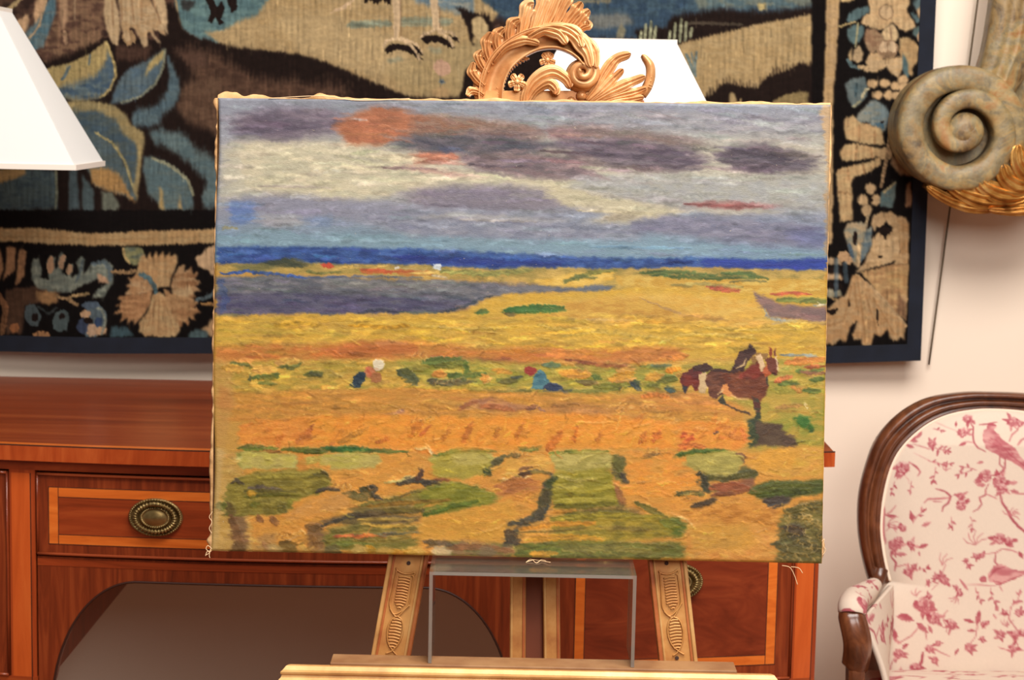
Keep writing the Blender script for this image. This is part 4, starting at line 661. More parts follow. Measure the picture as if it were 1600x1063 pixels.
    P((120, 128, 116), "50,420 52,404 60,402 66,420 64,434 78,436 74,410 80,398 88,402 86,420 92,416 92,398 98,392 104,404 98,424 106,430 110,412 116,412 112,434 126,424 120,408 128,400 134,404 132,428 146,410 166,404 178,414 178,440 164,462 146,466 152,452 168,444 160,430 148,438 132,444 112,456 84,456 60,450 50,436", 1.2, alt=(140, 146, 128)); E((196, 150, 110), 80, 414, 6, 14, 8); E((196, 154, 116), 98, 408, 5, 13, 6); E((190, 150, 112), 110, 420, 4, 9, 14); P((206, 160, 122), "152,426 168,432 172,442 156,440", 1.2); S((84, 104, 118), "146,412 164,408 174,420 174,436", 7, op=.7); S((74, 92, 104), "120,440 128,420 130,406", 4, op=.6)
    E((82, 94, 96), 52, 492, 12, 18, -10); E(BK, 55, 496, 5, 7); E((84, 98, 98), 97, 500, 12, 18, 10); E(BK, 98, 494, 4, 5); S((90, 104, 104), "60,478 78,490 90,480", 4, op=.6); E((186, 130, 82), 66, 522, 13, 5)
    E((96, 112, 118), 148, 500, 19, 26, 12); E((62, 72, 96), 132, 508, 10, 13); E((206, 168, 132), 146, 514, 9, 10); E((206, 162, 120), 134, 490, 8, 6); E(BK, 138, 500, 8, 5); E((58, 76, 108), 156, 502, 6, 8); E((204, 160, 118), 160, 516, 8, 6, -40); S((140, 146, 130), "142,476 160,482 167,500 160,522", 4); E((84, 100, 116), 142, 476, 13, 7)
    S((176, 136, 90), "176,424 200,424 214,422", 6)
    # big peony
    P((108, 116, 96), "193,386 206,384 222,386 228,398 220,412 208,414 198,406 194,396", 1.5, alt=(140, 138, 92)); S((190, 160, 100), "194,388 196,400 204,410", 4)
    P((206, 166, 112), "214,424 220,402 226,394 230,404 236,392 241,404 246,390 250,402 256,391 260,402 266,392 268,402 276,394 278,408 272,424 266,446 240,450 222,440", 1.2, alt=(192, 146, 94))
    P((196, 152, 104), "268,446 274,424 282,414 290,412 288,424 300,416 302,426 312,424 306,434 316,440 306,446 316,452 302,456 308,464 294,466 276,462", 1.2, alt=(150, 104, 66)); P((206, 170, 120), "270,452 300,446 304,458 290,466 272,462", 2)
    P((206, 166, 118), "246,448 236,456 210,460 196,458 204,450 196,446 206,440 200,432 210,434 216,424 226,430 236,440", 1.2, alt=(186, 136, 88)); P((182, 128, 82), "240,454 216,458 190,460 184,466 192,470 180,476 190,480 178,490 192,488 188,504 200,494 200,508 210,498 212,508 222,496 234,478", 1.2, alt=(196, 144, 94))
    P((178, 126, 80), "256,450 276,460 300,464 312,472 304,478 316,486 304,490 306,500 296,494 296,508 286,500 284,512 274,504 262,478", 1.2, alt=(192, 146, 96)); P((212, 174, 118), "240,460 250,456 260,462 268,486 280,504 282,514 276,524 252,526 226,524 218,516 220,500 232,488 236,472", 1.2, alt=(196, 152, 100))
    for (x0, x1) in ((244, 238), (250, 248), (256, 262), (246, 228), (258, 274)): S((166, 118, 74), np.array([[x0, 468.], [x1, 518.]]), 1.6, op=.5)
    for k in range(22):
        a = r.uniform(0, 6.28); S((160, 112, 70), np.array([[246+18*math.cos(a), 456+14*math.sin(a)], [246+48*math.cos(a), 456+40*math.sin(a)]]), 1.6, op=.3)
    S((80, 108, 114), "220,428 234,434 242,446 245,456", 8); P((70, 96, 104), "176,508 200,510 212,524 172,526", 2)
    P((206, 168, 124), "306,402 316,396 322,388 336,382 350,382 350,432 330,428 324,420 310,414", 1.4); S((92, 108, 112), "308,468 330,462 338,450", 6); S((196, 142, 80), "316,474 345,474", 4); P((196, 154, 106), "314,512 326,508 332,496 345,494 345,526 326,524", 1.6); P((82, 104, 106), "296,520 310,512 326,518 326,530 296,530", 2)
    for k in range(9):
        x = 420+k*100; c = [(206, 166, 112), (120, 130, 118), (196, 150, 100)][k % 3]
        for a in range(0, 360, 45): E(c, x+20*math.cos(math.radians(a)), 455+20*math.sin(math.radians(a)), 16, 9, a, f=1.2, alt=(176, 128, 84) if k % 3 != 1 else (90, 108, 114))
        E((160, 112, 70), x, 455, 9, 9); E((90, 108, 110), x+48, 490, 22, 9, 35); E((90, 108, 110), x+46, 420, 20, 8, -30); S((176, 140, 90), np.array([[x+20., 470.], [x+60, 455], [x+90, 470]]), 4)
    for k in range(4):
        x = -380+k*95
        for a in range(0, 360, 45): E(T2 if k % 2 else GR, x+18*math.cos(math.radians(a)), 455+18*math.sin(math.radians(a)), 15, 8, a, f=1.2)
    # ---- right border
    C1, C2 = (216, 178, 126), (176, 136, 96)
    P(C1, "1352,-30 1420,-30 1420,8 1414,12 1424,28 1430,42 1414,50 1404,44 1394,34 1380,46 1362,44 1344,36 1350,24 1358,20", 1.3, alt=(202, 162, 112)); S((150, 120, 88), np.array([[1384+11*math.cos(t), 19+12*math.sin(t)] for t in np.linspace(0, 6.4, 14)]), 2.2); E((206, 170, 124), 1384, 19, 9, 10)
    P((88, 112, 114), "1322,32 1328,20 1340,12 1356,10 1358,18 1344,28 1330,36", 1.4); P((92, 116, 116), "1324,46 1334,38 1350,40 1350,52 1342,66 1330,70 1324,60", 1.4); S((176, 164, 118), "1340,36 1338,56 1336,74", 3); S((200, 170, 110), "1310,42 1320,38 1336,34", 4); P((214, 178, 118), "1310,-5 1336,-8 1334,0 1314,4", 1.2)
    P((176, 140, 102), "1352,46 1366,44 1376,52 1380,62 1374,76 1362,84 1352,74 1350,60", 1.3, alt=(150, 112, 82)); P((214, 180, 130), "1376,52 1384,42 1394,36 1400,44 1404,52 1402,62 1390,66 1380,62", 1.3); S((160, 124, 92), "1390,42 1392,60", 3)
    E((164, 128, 94), 1386, 76, 17, 16); E((214, 178, 136), 1380, 74, 7, 9); E((214, 180, 138), 1394, 74, 6, 9); E((150, 116, 84), 1386, 86, 14, 5)
    P((206, 170, 116), "1404,60 1416,56 1430,66 1436,74 1432,96 1424,110 1424,118 1414,114 1410,96 1404,80", 1.3, alt=(186, 146, 96)); P((210, 174, 126), "1352,96 1358,82 1370,82 1380,92 1394,90 1410,88 1410,104 1404,120 1392,116 1384,104 1370,112 1352,112 1344,106 1356,106", 1.3, alt=(198, 158, 108)); P((196, 164, 120), "1334,80 1340,70 1348,82 1346,96 1338,98 1332,92", 1.3); P((200, 166, 116), "1324,84 1330,74 1332,92 1328,96", 1.2); S((88, 110, 112), "1324,92 1330,102 1342,106", 6); P((84, 110, 112), "1410,84 1416,92 1420,120 1414,120 1408,104", 1.3); S(C1, "1342,104 1356,106", 6)
    P((92, 112, 114), "1424,2 1440,-4 1444,8 1432,16", 2); P((190, 154, 112), "1432,14 1444,8 1444,34 1436,32", 1.5); P((88, 110, 112), "1422,18 1432,22 1438,34 1430,36", 1.5); P((96, 116, 112), "1426,44 1436,40 1440,50 1434,60 1426,54", 1.5); E((190, 150, 112), 1437, 58, 4, 8)
    P((108, 120, 118), "1320,130 1330,122 1352,120 1356,134 1354,150 1340,164 1330,168 1324,150", 1.4, alt=(88, 104, 106)); S((190, 176, 136), "1346,152 1352,140 1356,138", 5); S((176, 170, 130), "1332,166 1344,158", 4); S((60, 80, 86), "1338,130 1336,150", 4)
    for (x, y) in ((1363, 130), (1382, 130), (1370, 148), (1388, 148), (1399, 134), (1412, 136), (1402, 150), (1412, 146), (1410, 124)): E((214, 172, 120), x, y, 8.5, 7, f=1.2, rag=.8)
    P((150, 152, 138), "1340,176 1352,166 1360,156 1374,158 1384,168 1392,180 1386,200 1374,206 1366,196 1350,196 1334,192", 1.6, alt=(112, 128, 130)); P(BK, "1342,192 1354,190 1360,194 1348,198", 1.2); P(BK, "1374,190 1382,186 1380,194", 1); E((72, 104, 122), 1374, 197, 8, 6)
    for p in ("1320,184 1334,178 1340,190 1376,200 1380,220 1384,226 1350,224 1322,218 1318,200", "1312,240 1318,226 1336,224 1360,228 1376,230 1390,232 1388,244 1362,246 1336,250 1316,250", "1306,270 1310,264 1330,258 1362,250 1376,244 1376,256 1362,266 1334,276 1330,282 1332,344 1312,346 1308,300"): P((212, 176, 120), p, 1.3, alt=(198, 158, 106))
    for p in ("1342,196 1342,220", "1366,204 1366,224", "1338,228 1336,248", "1360,230 1362,246", "1324,262 1326,280", "1348,256 1350,270", "1310,300 1330,302"): S((168, 122, 78), p, 4, op=.7)
    E((206, 168, 116), 1383, 239, 11, 9); S((176, 140, 98), "1395,170 1390,210 1386,240 1376,290", 6); P((176, 136, 94), "1392,240 1410,250 1426,276 1404,272 1392,256", 1.6); P((160, 112, 76), "1416,290 1422,280 1424,310 1420,324 1412,322", 1.5); P((84, 108, 108), "1396,176 1404,172 1404,200 1394,206", 1.6)
    for (x, y) in ((1360, 294), (1347, 312), (1354, 328), (1368, 312)): E((208, 170, 120), x, y, 9, 9, f=1.2)
    E(BK, 1360, 312, 3, 3); P((110, 124, 118), "1374,322 1376,300 1390,292 1400,280 1398,304 1394,324", 1.5, alt=(92, 116, 116)); S((176, 156, 112), "1380,300 1398,284", 4); S((176, 150, 110), "1356,336 1352,352", 5)
    P((150, 148, 128), "1318,360 1324,348 1344,346 1354,352 1352,376 1340,420 1330,404 1324,384", 1.5, alt=(186, 160, 120)); P(BK, "1332,362 1338,360 1340,372 1336,384 1332,378", 1); P((100, 118, 126), "1352,360 1362,352 1362,380 1350,404 1342,410 1346,384", 1.5, alt=(140, 144, 132)); S((84, 104, 120), "1326,382 1332,400", 6); S(C1, "1342,380 1340,414", 6)
    E((206, 160, 112), 1318, 400, 9, 8); E((206, 160, 112), 1326, 406, 7, 8)
    for (y, c) in ((408, (196, 162, 120)), (422, BK), (432, (206, 166, 120)), (446, BK), (458, (160, 150, 120))): P(c, "1284,%d 1312,%d 1316,%d 1284,%d" % (y-6, y-5, y+5, y+6), 1.2)
    for p in ("1306,404 1306,460", "1320,412 1322,440"): S((84, 106, 118), p, 7, op=.7)
    GOLD = (206, 164, 112)
    P(GOLD, "1336,426 1350,410 1358,390 1364,370 1374,362 1386,366 1394,356 1384,346 1372,350 1366,362 1360,350 1364,336 1378,330 1394,330 1404,342 1406,390 1402,404 1384,412 1360,418", 1.2, alt=(212, 174, 124)); P(GOLD, "1400,336 1414,340 1420,350 1418,412 1394,412 1406,392", 1.4, alt=(190, 142, 90)); P(BK, "1372,356 1382,352 1394,360 1386,366 1384,376 1380,366 1374,364", 1); E((208, 168, 118), 1374, 346, 8, 8); E(BK, 1375, 400, 4, 2.5)
    P((190, 140, 90), "1344,424 1392,412 1420,412 1416,450 1414,500 1390,480", 1.5, alt=(206, 164, 106)); P((204, 164, 104), "1380,424 1418,420 1416,452 1390,446", 2, alt=(188, 140, 86)); S((214, 174, 122), "1338,430 1372,460 1414,508", 7); E((206, 162, 110), 1411, 467, 5, 6); P((120, 84, 60), "1404,456 1414,474 1414,500 1400,486", 3, op=.8)
    P(GOLD, "1332,430 1342,430 1370,462 1414,508 1412,530 1406,524 1400,532 1390,528 1386,514 1376,524 1366,520 1364,530 1360,540 1346,540 1344,528 1334,530 1330,522 1338,500 1328,510 1322,534 1312,530 1300,538 1284,536 1284,494 1300,474 1320,460", 1.2, alt=(192, 144, 92)); P(BK, "1368,480 1372,486 1372,510 1368,496", 1); P(BK, "1326,466 1328,476 1324,480", 1); P(BK, "1290,484 1310,480 1306,488 1300,492", 1); P(BK, "1338,500 1332,522 1330,516", 1.2)
    for p in ("1340,440 1346,480 1352,536", "1334,440 1338,480", "1330,446 1318,500 1290,510", "1352,460 1370,520", "1364,466 1396,520"): S((168, 118, 70), p, 3, op=.55)
    S((196, 154, 100), "1346,450 1352,490 1354,536", 4, op=.7)
    for k in range(7):
        y = -60-k*55; E(C1, 1372, y, 30, 20, k*40, f=1.2, alt=C2); E((90, 112, 114), 1400, y-28, 20, 9, 30, f=1.2); E((160, 120, 84), 1372, y, 9, 9)
    for k in range(900):
        x = r.uniform(-10, 1290); y = r.uniform(0, 330); c = b.at(x, y)*(.62 if k % 2 else 1.3); S(c, np.array([[x, y-r.uniform(4, 11)], [x, y+r.uniform(3, 10)]]), 1.9, op=.45)
    for k in range(420):
        x = r.uniform(1310, 1430) if k % 2 else r.uniform(-10, 340); y = r.uniform(0, 540) if k % 2 else r.uniform(385, 525); c = b.at(x, y)*(.7 if k % 3 else 1.2); S(c, np.array([[x, y-r.uniform(3, 8)], [x, y+r.uniform(3, 8)]]), 1.8, op=.45)
    # ---- weave
    jj, ii = np.mgrid[0:b.H, 0:b.W]
    b.col *= (1+.10*(smooth_noise(b.H, b.W, 30, 2.2, 50)-.5)+.12*(smooth_noise(b.H, b.W, 2, 6, 51)-.5)+.07*(np.random.RandomState(5).rand(b.H, b.W)-.5))[..., None]
    b.col *= (1+.035*np.sin(ii*math.pi/3.6+2*smooth_noise(b.H, b.W, 40, 20, 57))*smooth_noise(b.H, b.W, 12, 26, 58)*2)[..., None]
    wy = jj+2.6*(smooth_noise(b.H, b.W, 7, 1.8, 60)-.5)
    b.col = b.col[np.clip(wy, 0, b.H-1).astype(int), ii]
    g = b.col.mean(2, keepdims=True); b.col = b.col*.86+g*.14
    b.h[:] = .3*smooth_noise(b.H, b.W, 3, 2, 61)
    return b
# ---------------------------------------------------------------- crimson toile print on the armchair's cotton
def print_toile():
    b = Buf(1280, 600, 1820, 1130, .8, (238, 216, 196), 77)
    R1, R2, R3 = (176, 76, 88), (200, 118, 122), (222, 164, 158)
    r = np.random.RandomState(21)
    def S(c, p, w, op=.9): b.S(c, p if isinstance(p, str) else np.array(p, float), w, op, .08, .5, 0, 0)
    def leaf(x, y, L, a, c=None, w=None):
        a = math.radians(a); ca, sa = math.cos(a), math.sin(a); w = w or L*.42
        q = [(0, 0), (.3, .5), (.65, .42), (1, 0), (.65, -.42), (.3, -.5)]
        b.P(c if c is not None else R2, np.array([[x+u*L*ca-v*w*sa, y+u*L*sa+v*w*ca] for u, v in q]), .8, rag=.8, alt=R1 if r.rand() < .6 else R3, op=.85)
        S(R1, [[x, y], [x+L*.8*ca, y+L*.8*sa]], 1.1, .7)
    def rose(x, y, q):
        q = q*1.12
        for k in range(3): leaf(x, y, q*1.7, r.uniform(0, 360), None, q*.6)
        for k in range(6):
            t = k*1.05+r.rand(); b.E(R2 if k % 2 else R3, x+q*.55*math.cos(t), y+q*.5*math.sin(t), q*.5, q*.30, math.degrees(t)+90, f=.8, rag=1.0, alt=R1 if k % 3 == 0 else (230, 190, 180), op=.85); S(R1, [[x+q*.4*math.cos(t-.5), y+q*.4*math.sin(t-.5)], [x+q*.95*math.cos(t), y+q*.8*math.sin(t)], [x+q*.4*math.cos(t+.5), y+q*.4*math.sin(t+.5)]], 1.0, .6)
        b.E(R1, x, y, q*.42, q*.34, f=.8, op=.6); b.E(R3, x-q*.08, y-q*.06, q*.26, q*.2, f=.8); S(R1, [[x-q*.7, y+q*.2], [x, y+q*.75], [x+q*.7, y+q*.1]], 1.5, .8)
    def sprig(x, y, a, n=5, L=11):
        px, py = x, y; A = a
        for k in range(n):
            A += r.randn()*14; qx = px+L*.75*math.cos(math.radians(A)); qy = py+L*.75*math.sin(math.radians(A)); S(R2, [[px, py], [qx, qy]], 1.4)
            leaf(qx, qy, L*r.uniform(.7, 1.1), A+(55 if k % 2 else -55)); px, py = qx, qy
        leaf(px, py, L, A)
    def twig(x, y, n=4, L=12, a0=-120, a1=-30):
        for k in range(n): a = math.radians(a0+(a1-a0)*k/(n-1)); S(R2, [[x, y], [x+L*.6*math.cos(a), y+L*.6*math.sin(a)], [x+L*math.cos(a+.25), y+L*math.sin(a+.25)]], 1.6, .85)
    # bird on its branch
    b.P(R2, "1537,672 1545,668 1553,672 1570,690 1584,700 1600,718 1620,736 1596,730 1580,722 1566,716 1552,708 1540,700 1534,684", 1, alt=R3); b.P(R3, "1535,676 1545,672 1554,684 1548,696 1538,690", 2, op=.8)
    for k in range(46):
        t = r.rand(); x = 1542+t*44+r.randn()*4; y = 690+t*22+r.randn()*5; S(R1, [[x, y], [x+4, y+2]], 1.2, .6)
    b.E(R2, 1549, 667, 7, 5, alt=R3); S(R1, "1530,664 1544,663 1556,665", 2.2); S(R1, "1544,662 1558,660", 1.6); S(R1, "1562,694 1580,712 1600,728 1616,742", 2, .7); S(R2, "1575,716 1595,728 1612,744", 4, .8)
    S(R1, "1562,712 1562,726 1568,732", 2); S(R1, "1571,716 1570,732 1562,742 1554,742", 3)
    S(R1, "1540,706 1528,700 1522,692 1520,680 1521,668 1515,660", 2.4); S(R2, "1520,692 1508,690", 1.6); S(R2, "1590,696 1596,688 1604,684", 3); S(R2, "1577,690 1581,680 1590,672 1593,664 1586,660", 2.6); S(R2, "1590,672 1584,666", 1.6)
    rose(1512, 655, 8); rose(1581, 659, 9); rose(1594, 662, 6); leaf(1494, 668, 10, -90); rose(1504, 676, 9); leaf(1510, 692, 13, 160); S(R3, "1496,674 1480,668 1462,660", 1.5)
    rose(1540, 744, 11); rose(1562, 754, 12); rose(1566, 764, 9); leaf(1540, 758, 16, 180); S(R1, "1548,744 1560,742 1568,734", 2.4); leaf(1576, 756, 16, -10); leaf(1578, 766, 18, 20); S(R2, "1590,772 1606,772 1620,766", 2.2)
    S(R1, "1545,756 1540,766 1540,774 1530,778 1534,788 1528,796 1520,800", 2.2); S(R2, "1540,772 1550,776 1558,780", 1.8); S(R1, "1563,772 1566,786 1574,798 1580,810 1590,822 1602,832 1620,846", 4); twig(1578, 806, 4, 14, -160, -40); twig(1580, 806, 3, 14, -60, 10)
    sprig(1526, 735, 200, 3, 9); sprig(1516, 736, 160, 3, 8); leaf(1526, 724, 12, -10)
    # left garland, top to bottom
    for (x, y, a) in ((1440, 675, 130), (1432, 682, 150), (1434, 690, 190), (1428, 700, 200)): leaf(x, y, 15, a)
    S(R2, "1426,694 1440,698 1452,702 1462,700", 1.6); S(R3, "1428,708 1440,714 1452,720 1464,726", 1.5); rose(1456, 694, 7); sprig(1460, 700, 10, 3, 9); sprig(1470, 696, 60, 2, 8); sprig(1458, 670, 20, 2, 8); leaf(1466, 702, 12, 100)
    rose(1411, 731, 11); rose(1408, 738, 8); S(R2, "1420,722 1432,730 1438,738 1434,744", 3); S(R1, "1426,726 1436,734", 2); S(R3, "1414,744 1420,750 1420,756", 1.4); sprig(1424, 752, 80, 2, 9); sprig(1398, 752, 110, 3, 8); sprig(1450, 720, 30, 3, 10); sprig(1462, 730, 110, 3, 9); twig(1478, 736, 3, 9, -140, -40); sprig(1472, 728, -20, 2, 8)
    S(R1, "1462,764 1476,768 1486,776 1482,786 1474,792 1472,800", 3); S(R2, "1444,786 1450,780 1466,780 1484,778", 3); S(R2, "1458,784 1472,784", 2); rose(1502, 776, 7); rose(1502, 790, 9); leaf(1496, 772, 12, 10); sprig(1486, 808, 100, 2, 9); sprig(1516, 808, 60, 3, 8); leaf(1482, 818, 9, 60)
    leaf(1380, 790, 12, 80); S(R2, "1382,806 1392,800 1400,790", 2); leaf(1384, 806, 20, 4, w=5); twig(1386, 822, 4, 18, -60, 20); sprig(1384, 830, -30, 3, 9); S(R2, "1382,796 1380,830 1384,850", 4)
    rose(1411, 826, 6); sprig(1426, 818, -60, 3, 10); leaf(1426, 816, 18, -100); leaf(1440, 822, 16, -20); rose(1398, 852, 11); rose(1404, 846, 8); rose(1424, 850, 7); leaf(1428, 854, 12, 10); leaf(1436, 856, 16, -18); leaf(1400, 866, 18, 4); leaf(1436, 862, 9, 80); S(R1, "1392,870 1400,880 1398,892", 3); S(R2, "1400,886 1410,884 1416,882", 2); rose(1419, 894, 8); rose(1428, 886, 5); sprig(1430, 892, 10, 3, 8)
    twig(1472, 884, 3, 20, -110, -50); rose(1472, 902, 7); rose(1476, 908, 7); rose(1462, 902, 5); S(R2, "1478,882 1466,912 1456,922", 1.5); leaf(1452, 918, 14, -110); sprig(1446, 916, -40, 2, 9); rose(1452, 932, 5); twig(1432, 932, 3, 12, -150, -60)
    rose(1440, 945, 13); rose(1452, 946, 9); leaf(1424, 966, 24, 185, w=12); leaf(1428, 970, 22, 200); leaf(1432, 974, 24, 40); rose(1458, 966, 11); leaf(1450, 978, 14, 60); twig(1474, 970, 3, 18, -80, 60); S(R2, "1436,980 1424,994 1410,1002 1404,1006", 2.2); rose(1488, 977, 8); leaf(1486, 982, 12, 110); S(R2, "1446,986 1448,1000", 2)
    leaf(1400, 1002, 20, -100); leaf(1408, 1006, 16, -150); rose(1404, 1022, 9); leaf(1410, 1014, 14, -40); S(R2, "1398,1028 1392,1040 1390,1056", 2); S(R2, "1446,1012 1460,1014 1470,1020 1484,1026", 2); rose(1452, 1014, 7); rose(1466, 1006, 5); leaf(1492, 1024, 12, -60); rose(1460, 1032, 6)
    S(R1, "1442,1020 1440,1036 1428,1048 1420,1052", 5); rose(1430, 1044, 9); leaf(1408, 1060, 18, -90); leaf(1386, 1060, 16, 200)
    # right lower sprays
    twig(1524, 852, 5, 22, -165, -40); rose(1526, 870, 5); rose(1534, 868, 5); rose(1510, 876, 4); rose(1514, 884, 4); rose(1562, 842, 10); rose(1576, 846, 8); leaf(1570, 850, 16, 20); S(R2, "1540,866 1556,864 1566,858 1580,860 1600,868", 2); S(R1, "1556,866 1554,878 1560,884", 2.4); leaf(1592, 862, 14, 60)
    b.P(R2, "1543,900 1552,884 1566,882 1584,890 1600,892 1620,890 1620,900 1596,900 1578,908 1562,914 1548,910", 1, alt=R3); S(R1, "1546,902 1556,890 1570,886", 2.4); S(R1, "1552,908 1566,912 1580,906 1600,898", 2); b.E(R2, 1536, 906, 7, 5, alt=R1); S(R2, "1500,906 1506,914 1512,922", 4); S(R2, "1510,914 1530,914 1556,916", 1.6); sprig(1524, 918, 80, 3, 9); sprig(1548, 918, 80, 3, 10); rose(1494, 918, 4); rose(1500, 928, 5); twig(1494, 932, 4, 12, 60, 150); S(R2, "1562,916 1566,924", 2)
    leaf(1526, 978, 26, -78, w=9); leaf(1522, 974, 18, 200, w=6); leaf(1524, 986, 14, 180); rose(1536, 976, 4); rose(1542, 974, 3.5); S(R2, "1528,976 1524,996 1516,1006", 1.8); rose(1514, 1012, 8); rose(1534, 998, 3.5); rose(1536, 1002, 3)
    sprig(1578, 950, -60, 3, 11); leaf(1582, 944, 16, -20); S(R2, "1580,950 1576,966 1584,978 1592,988 1588,1004 1594,1016", 2.2); rose(1570, 958, 5); rose(1592, 958, 7); leaf(1556, 944, 14, 80); leaf(1552, 960, 10, 60); twig(1574, 980, 4, 14, -150, -60); rose(1564, 992, 8); rose(1586, 992, 8); rose(1600, 990, 7); rose(1582, 1014, 8); S(R2, "1560,1012 1580,1018 1600,1016", 2)
    for k in range(46):
        x = r.uniform(1612, 1812); y = r.uniform(640, 1120)
        [lambda: rose(x, y, r.uniform(6, 11)), lambda: sprig(x, y, r.uniform(0, 360), 4, 10), lambda: twig(x, y, 4, 16), lambda: S(R2, [[x, y], [x+14, y+10], [x+20, y+30]], 2.4)][k % 4]()
    for k in range(26):
        x = r.uniform(1285, 1372); y = r.uniform(640, 1120)
        [lambda: rose(x, y, r.uniform(5, 9)), lambda: sprig(x, y, r.uniform(0, 360), 4, 10), lambda: twig(x, y, 4, 14)][k % 3]()
    for k in range(24):
        x = r.uniform(1380, 1610); y = r.uniform(1066, 1125)
        [lambda: rose(x, y, r.uniform(5, 9)), lambda: sprig(x, y, r.uniform(0, 360), 4, 10), lambda: twig(x, y, 4, 14)][k % 3]()
    b.col *= (1+.02*(np.random.RandomState(2).rand(b.H, b.W)-.5))[..., None]
    return b
# ---------------------------------------------------------------- the room
WY = 3.25
m = MB(); m.box(-3.2, 3.2, WY, WY+.1, 0, 3.0); struct(m.build('wall_back', MAT['wall']))
m = MB(); m.box(-3.2, 3.2, -2.6, WY+.1, -.05, 0); struct(m.build('floor', MAT['floor']))
m = MB(); m.sweep([(-3.2, WY, 0), (3.2, WY, 0)], [(0, 0), (.018, 0), (.018, .07), (.012, .085), (.006, .1), (0, .11)], (0, 0, 1)); struct(m.build('baseboard_back', MAT['wall']))

# ---------------------------------------------------------------- tapestry
tp = weave_tapestry(); TY = WY-.045
tcen = on_y(700, 300, TY)
tap = empty('tapestry', (tcen[0], TY, 1.0), 'large antique woven tapestry with birds, leaves and flower border hanging on wall', 'tapestry')
tx = np.concatenate([np.linspace(-420, 0, 60), np.arange(1.5, 1422, 1.5)]); ty = np.concatenate([np.linspace(-430, 0, 60), np.arange(1.5, 548, 1.5)])
def tap_px(x, y):
    """the cloth hangs a little out of square: lean its right side and sag its hem"""
    X = x+np.where(x > 1200, 25*(1-y/560.0)*(x-1200)/237.0, 0)
    hem = np.interp(x, [-420, 0, 150, 330, 1290, 1437], [548, 549, 552, 552, 568, 563])-552
    return X, y+hem*np.clip((y-300)/250.0, 0, 1)
def tap_world(X, Y, dy=0.0):
    d = np.stack([(X-800)/F, -(Y-531.5)/F, -np.ones_like(X)], -1) @ CRM.T
    p = CAMP+d*((TY+dy)/d[..., 1:2])
    p[..., 1] += -.004-.004*np.sin(p[..., 0]*9+1)*np.clip((1.6-p[..., 2])*1.5, 0, 1); return p
GX, GY = np.meshgrid(tx, ty, indexing='ij')
WX, WYY = tap_px(GX, GY); c, h = tp.sample(WX, WYY); V = tap_world(WX, WYY); V[..., 1] -= h*.0012
o = colour_mesh('woven_field', V, len(tx), len(ty), lin(c)*.66, MAT['weave'], tap)
def galloon(P):
    m = MB(); V = tap_world(*tap_px(np.array([p[0] for p in P], float), np.array([p[1] for p in P], float)), dy=-.0025).reshape(-1, 2, 3)
    G = np.stack([V[:, 0], V[:, 1], V[:, 1]+np.array([0, .008, 0]), V[:, 0]+np.array([0, .008, 0])], 1); m.grid(G, cv=True); m.f.append((0, 1, 2, 3)); n = len(m.v); m.f.append((n-1, n-2, n-3, n-4))
    return m.build('galloon', MAT['galloon'], tap)
galloon([q for x in np.linspace(-420, 1437, 40) for q in ((x, 527), (x, 552))])
galloon([q for y in np.linspace(-430, 552, 24) for q in ((1415, y), (1437, y))])
galloon([q for x in np.linspace(-420, 1437, 8) for q in ((x, -452), (x, -428))]); galloon([q for y in np.linspace(-430, 552, 8) for q in ((-442, y), (-418, y))])

# thin rod hanging by the tapestry
a, b_ = on_y(1534, -46, WY-.03), on_y(1451.5, 570, WY-.010)
m = MB(); m.tube(np.linspace(a, b_, 12), .0016, 6); rd = m.build('hanging_rod', MAT['rod'], None, True)
tag(rd, 'thin dark metal rod hanging against cream wall right of tapestry', 'rod')
m = MB(); m.tube([a+np.array([0, .03, .004]), a+np.array([0, .012, .004]), a+np.array([0, 0, .002]), a], .0022, 6); m.lathe(a+np.array([0, .03, .004]), [(0, -.003), (.008, -.003), (.008, 0)], 12, (0, -1, 0)); hk = m.build('wall_hook', MAT['rod'], rd, True)
# ---------------------------------------------------------------- bow-fronted sideboard
YF, KB = 2.565, .16
XC = on_y(440, 800, YF)[0]
def yf(x): return YF+KB*(np.asarray(x)-XC)**2
def on_bow(px, py, off=0.0):
    d = ray(px, py); t = YF/d[1]
    for _ in range(12): t = (yf(CAMP[0]+d[0]*t)-off)/d[1]
    return CAMP+d*t
ZT = on_bow(440, 708, .018)[2]; TT = .0215
XR = on_bow(1277, 940)[0]; XL = 2*XC-XR; YB = WY-.045
XT = on_bow(1305, 712, .018)[0]-XC
sb = empty('sideboard', (XC, 2.9, 0), 'bow-fronted mahogany sideboard with satinwood inlay and brass oval handles behind easel', 'sideboard')
def bslab(name, x0, x1, z0, z1, off, thick, mat, parent, n=10, zlo=None, zhi=None, bevel=0):
    xs = np.linspace(x0, x1, n+1); G = []
    for x in xs:
        lo = zlo(x) if zlo else z0; hi = zhi(x) if zhi else z1; y = float(yf(x))-off
        G.append([(x, y, lo), (x, y, hi), (x, y+thick, hi), (x, y+thick, lo)])
    m = MB(); m.grid(np.array(G), cv=True); m.f.append((0, 1, 2, 3)); k = len(m.v); m.f.append((k-1, k-2, k-3, k-4))
    return m.build(name, mat, parent, False, bevel)
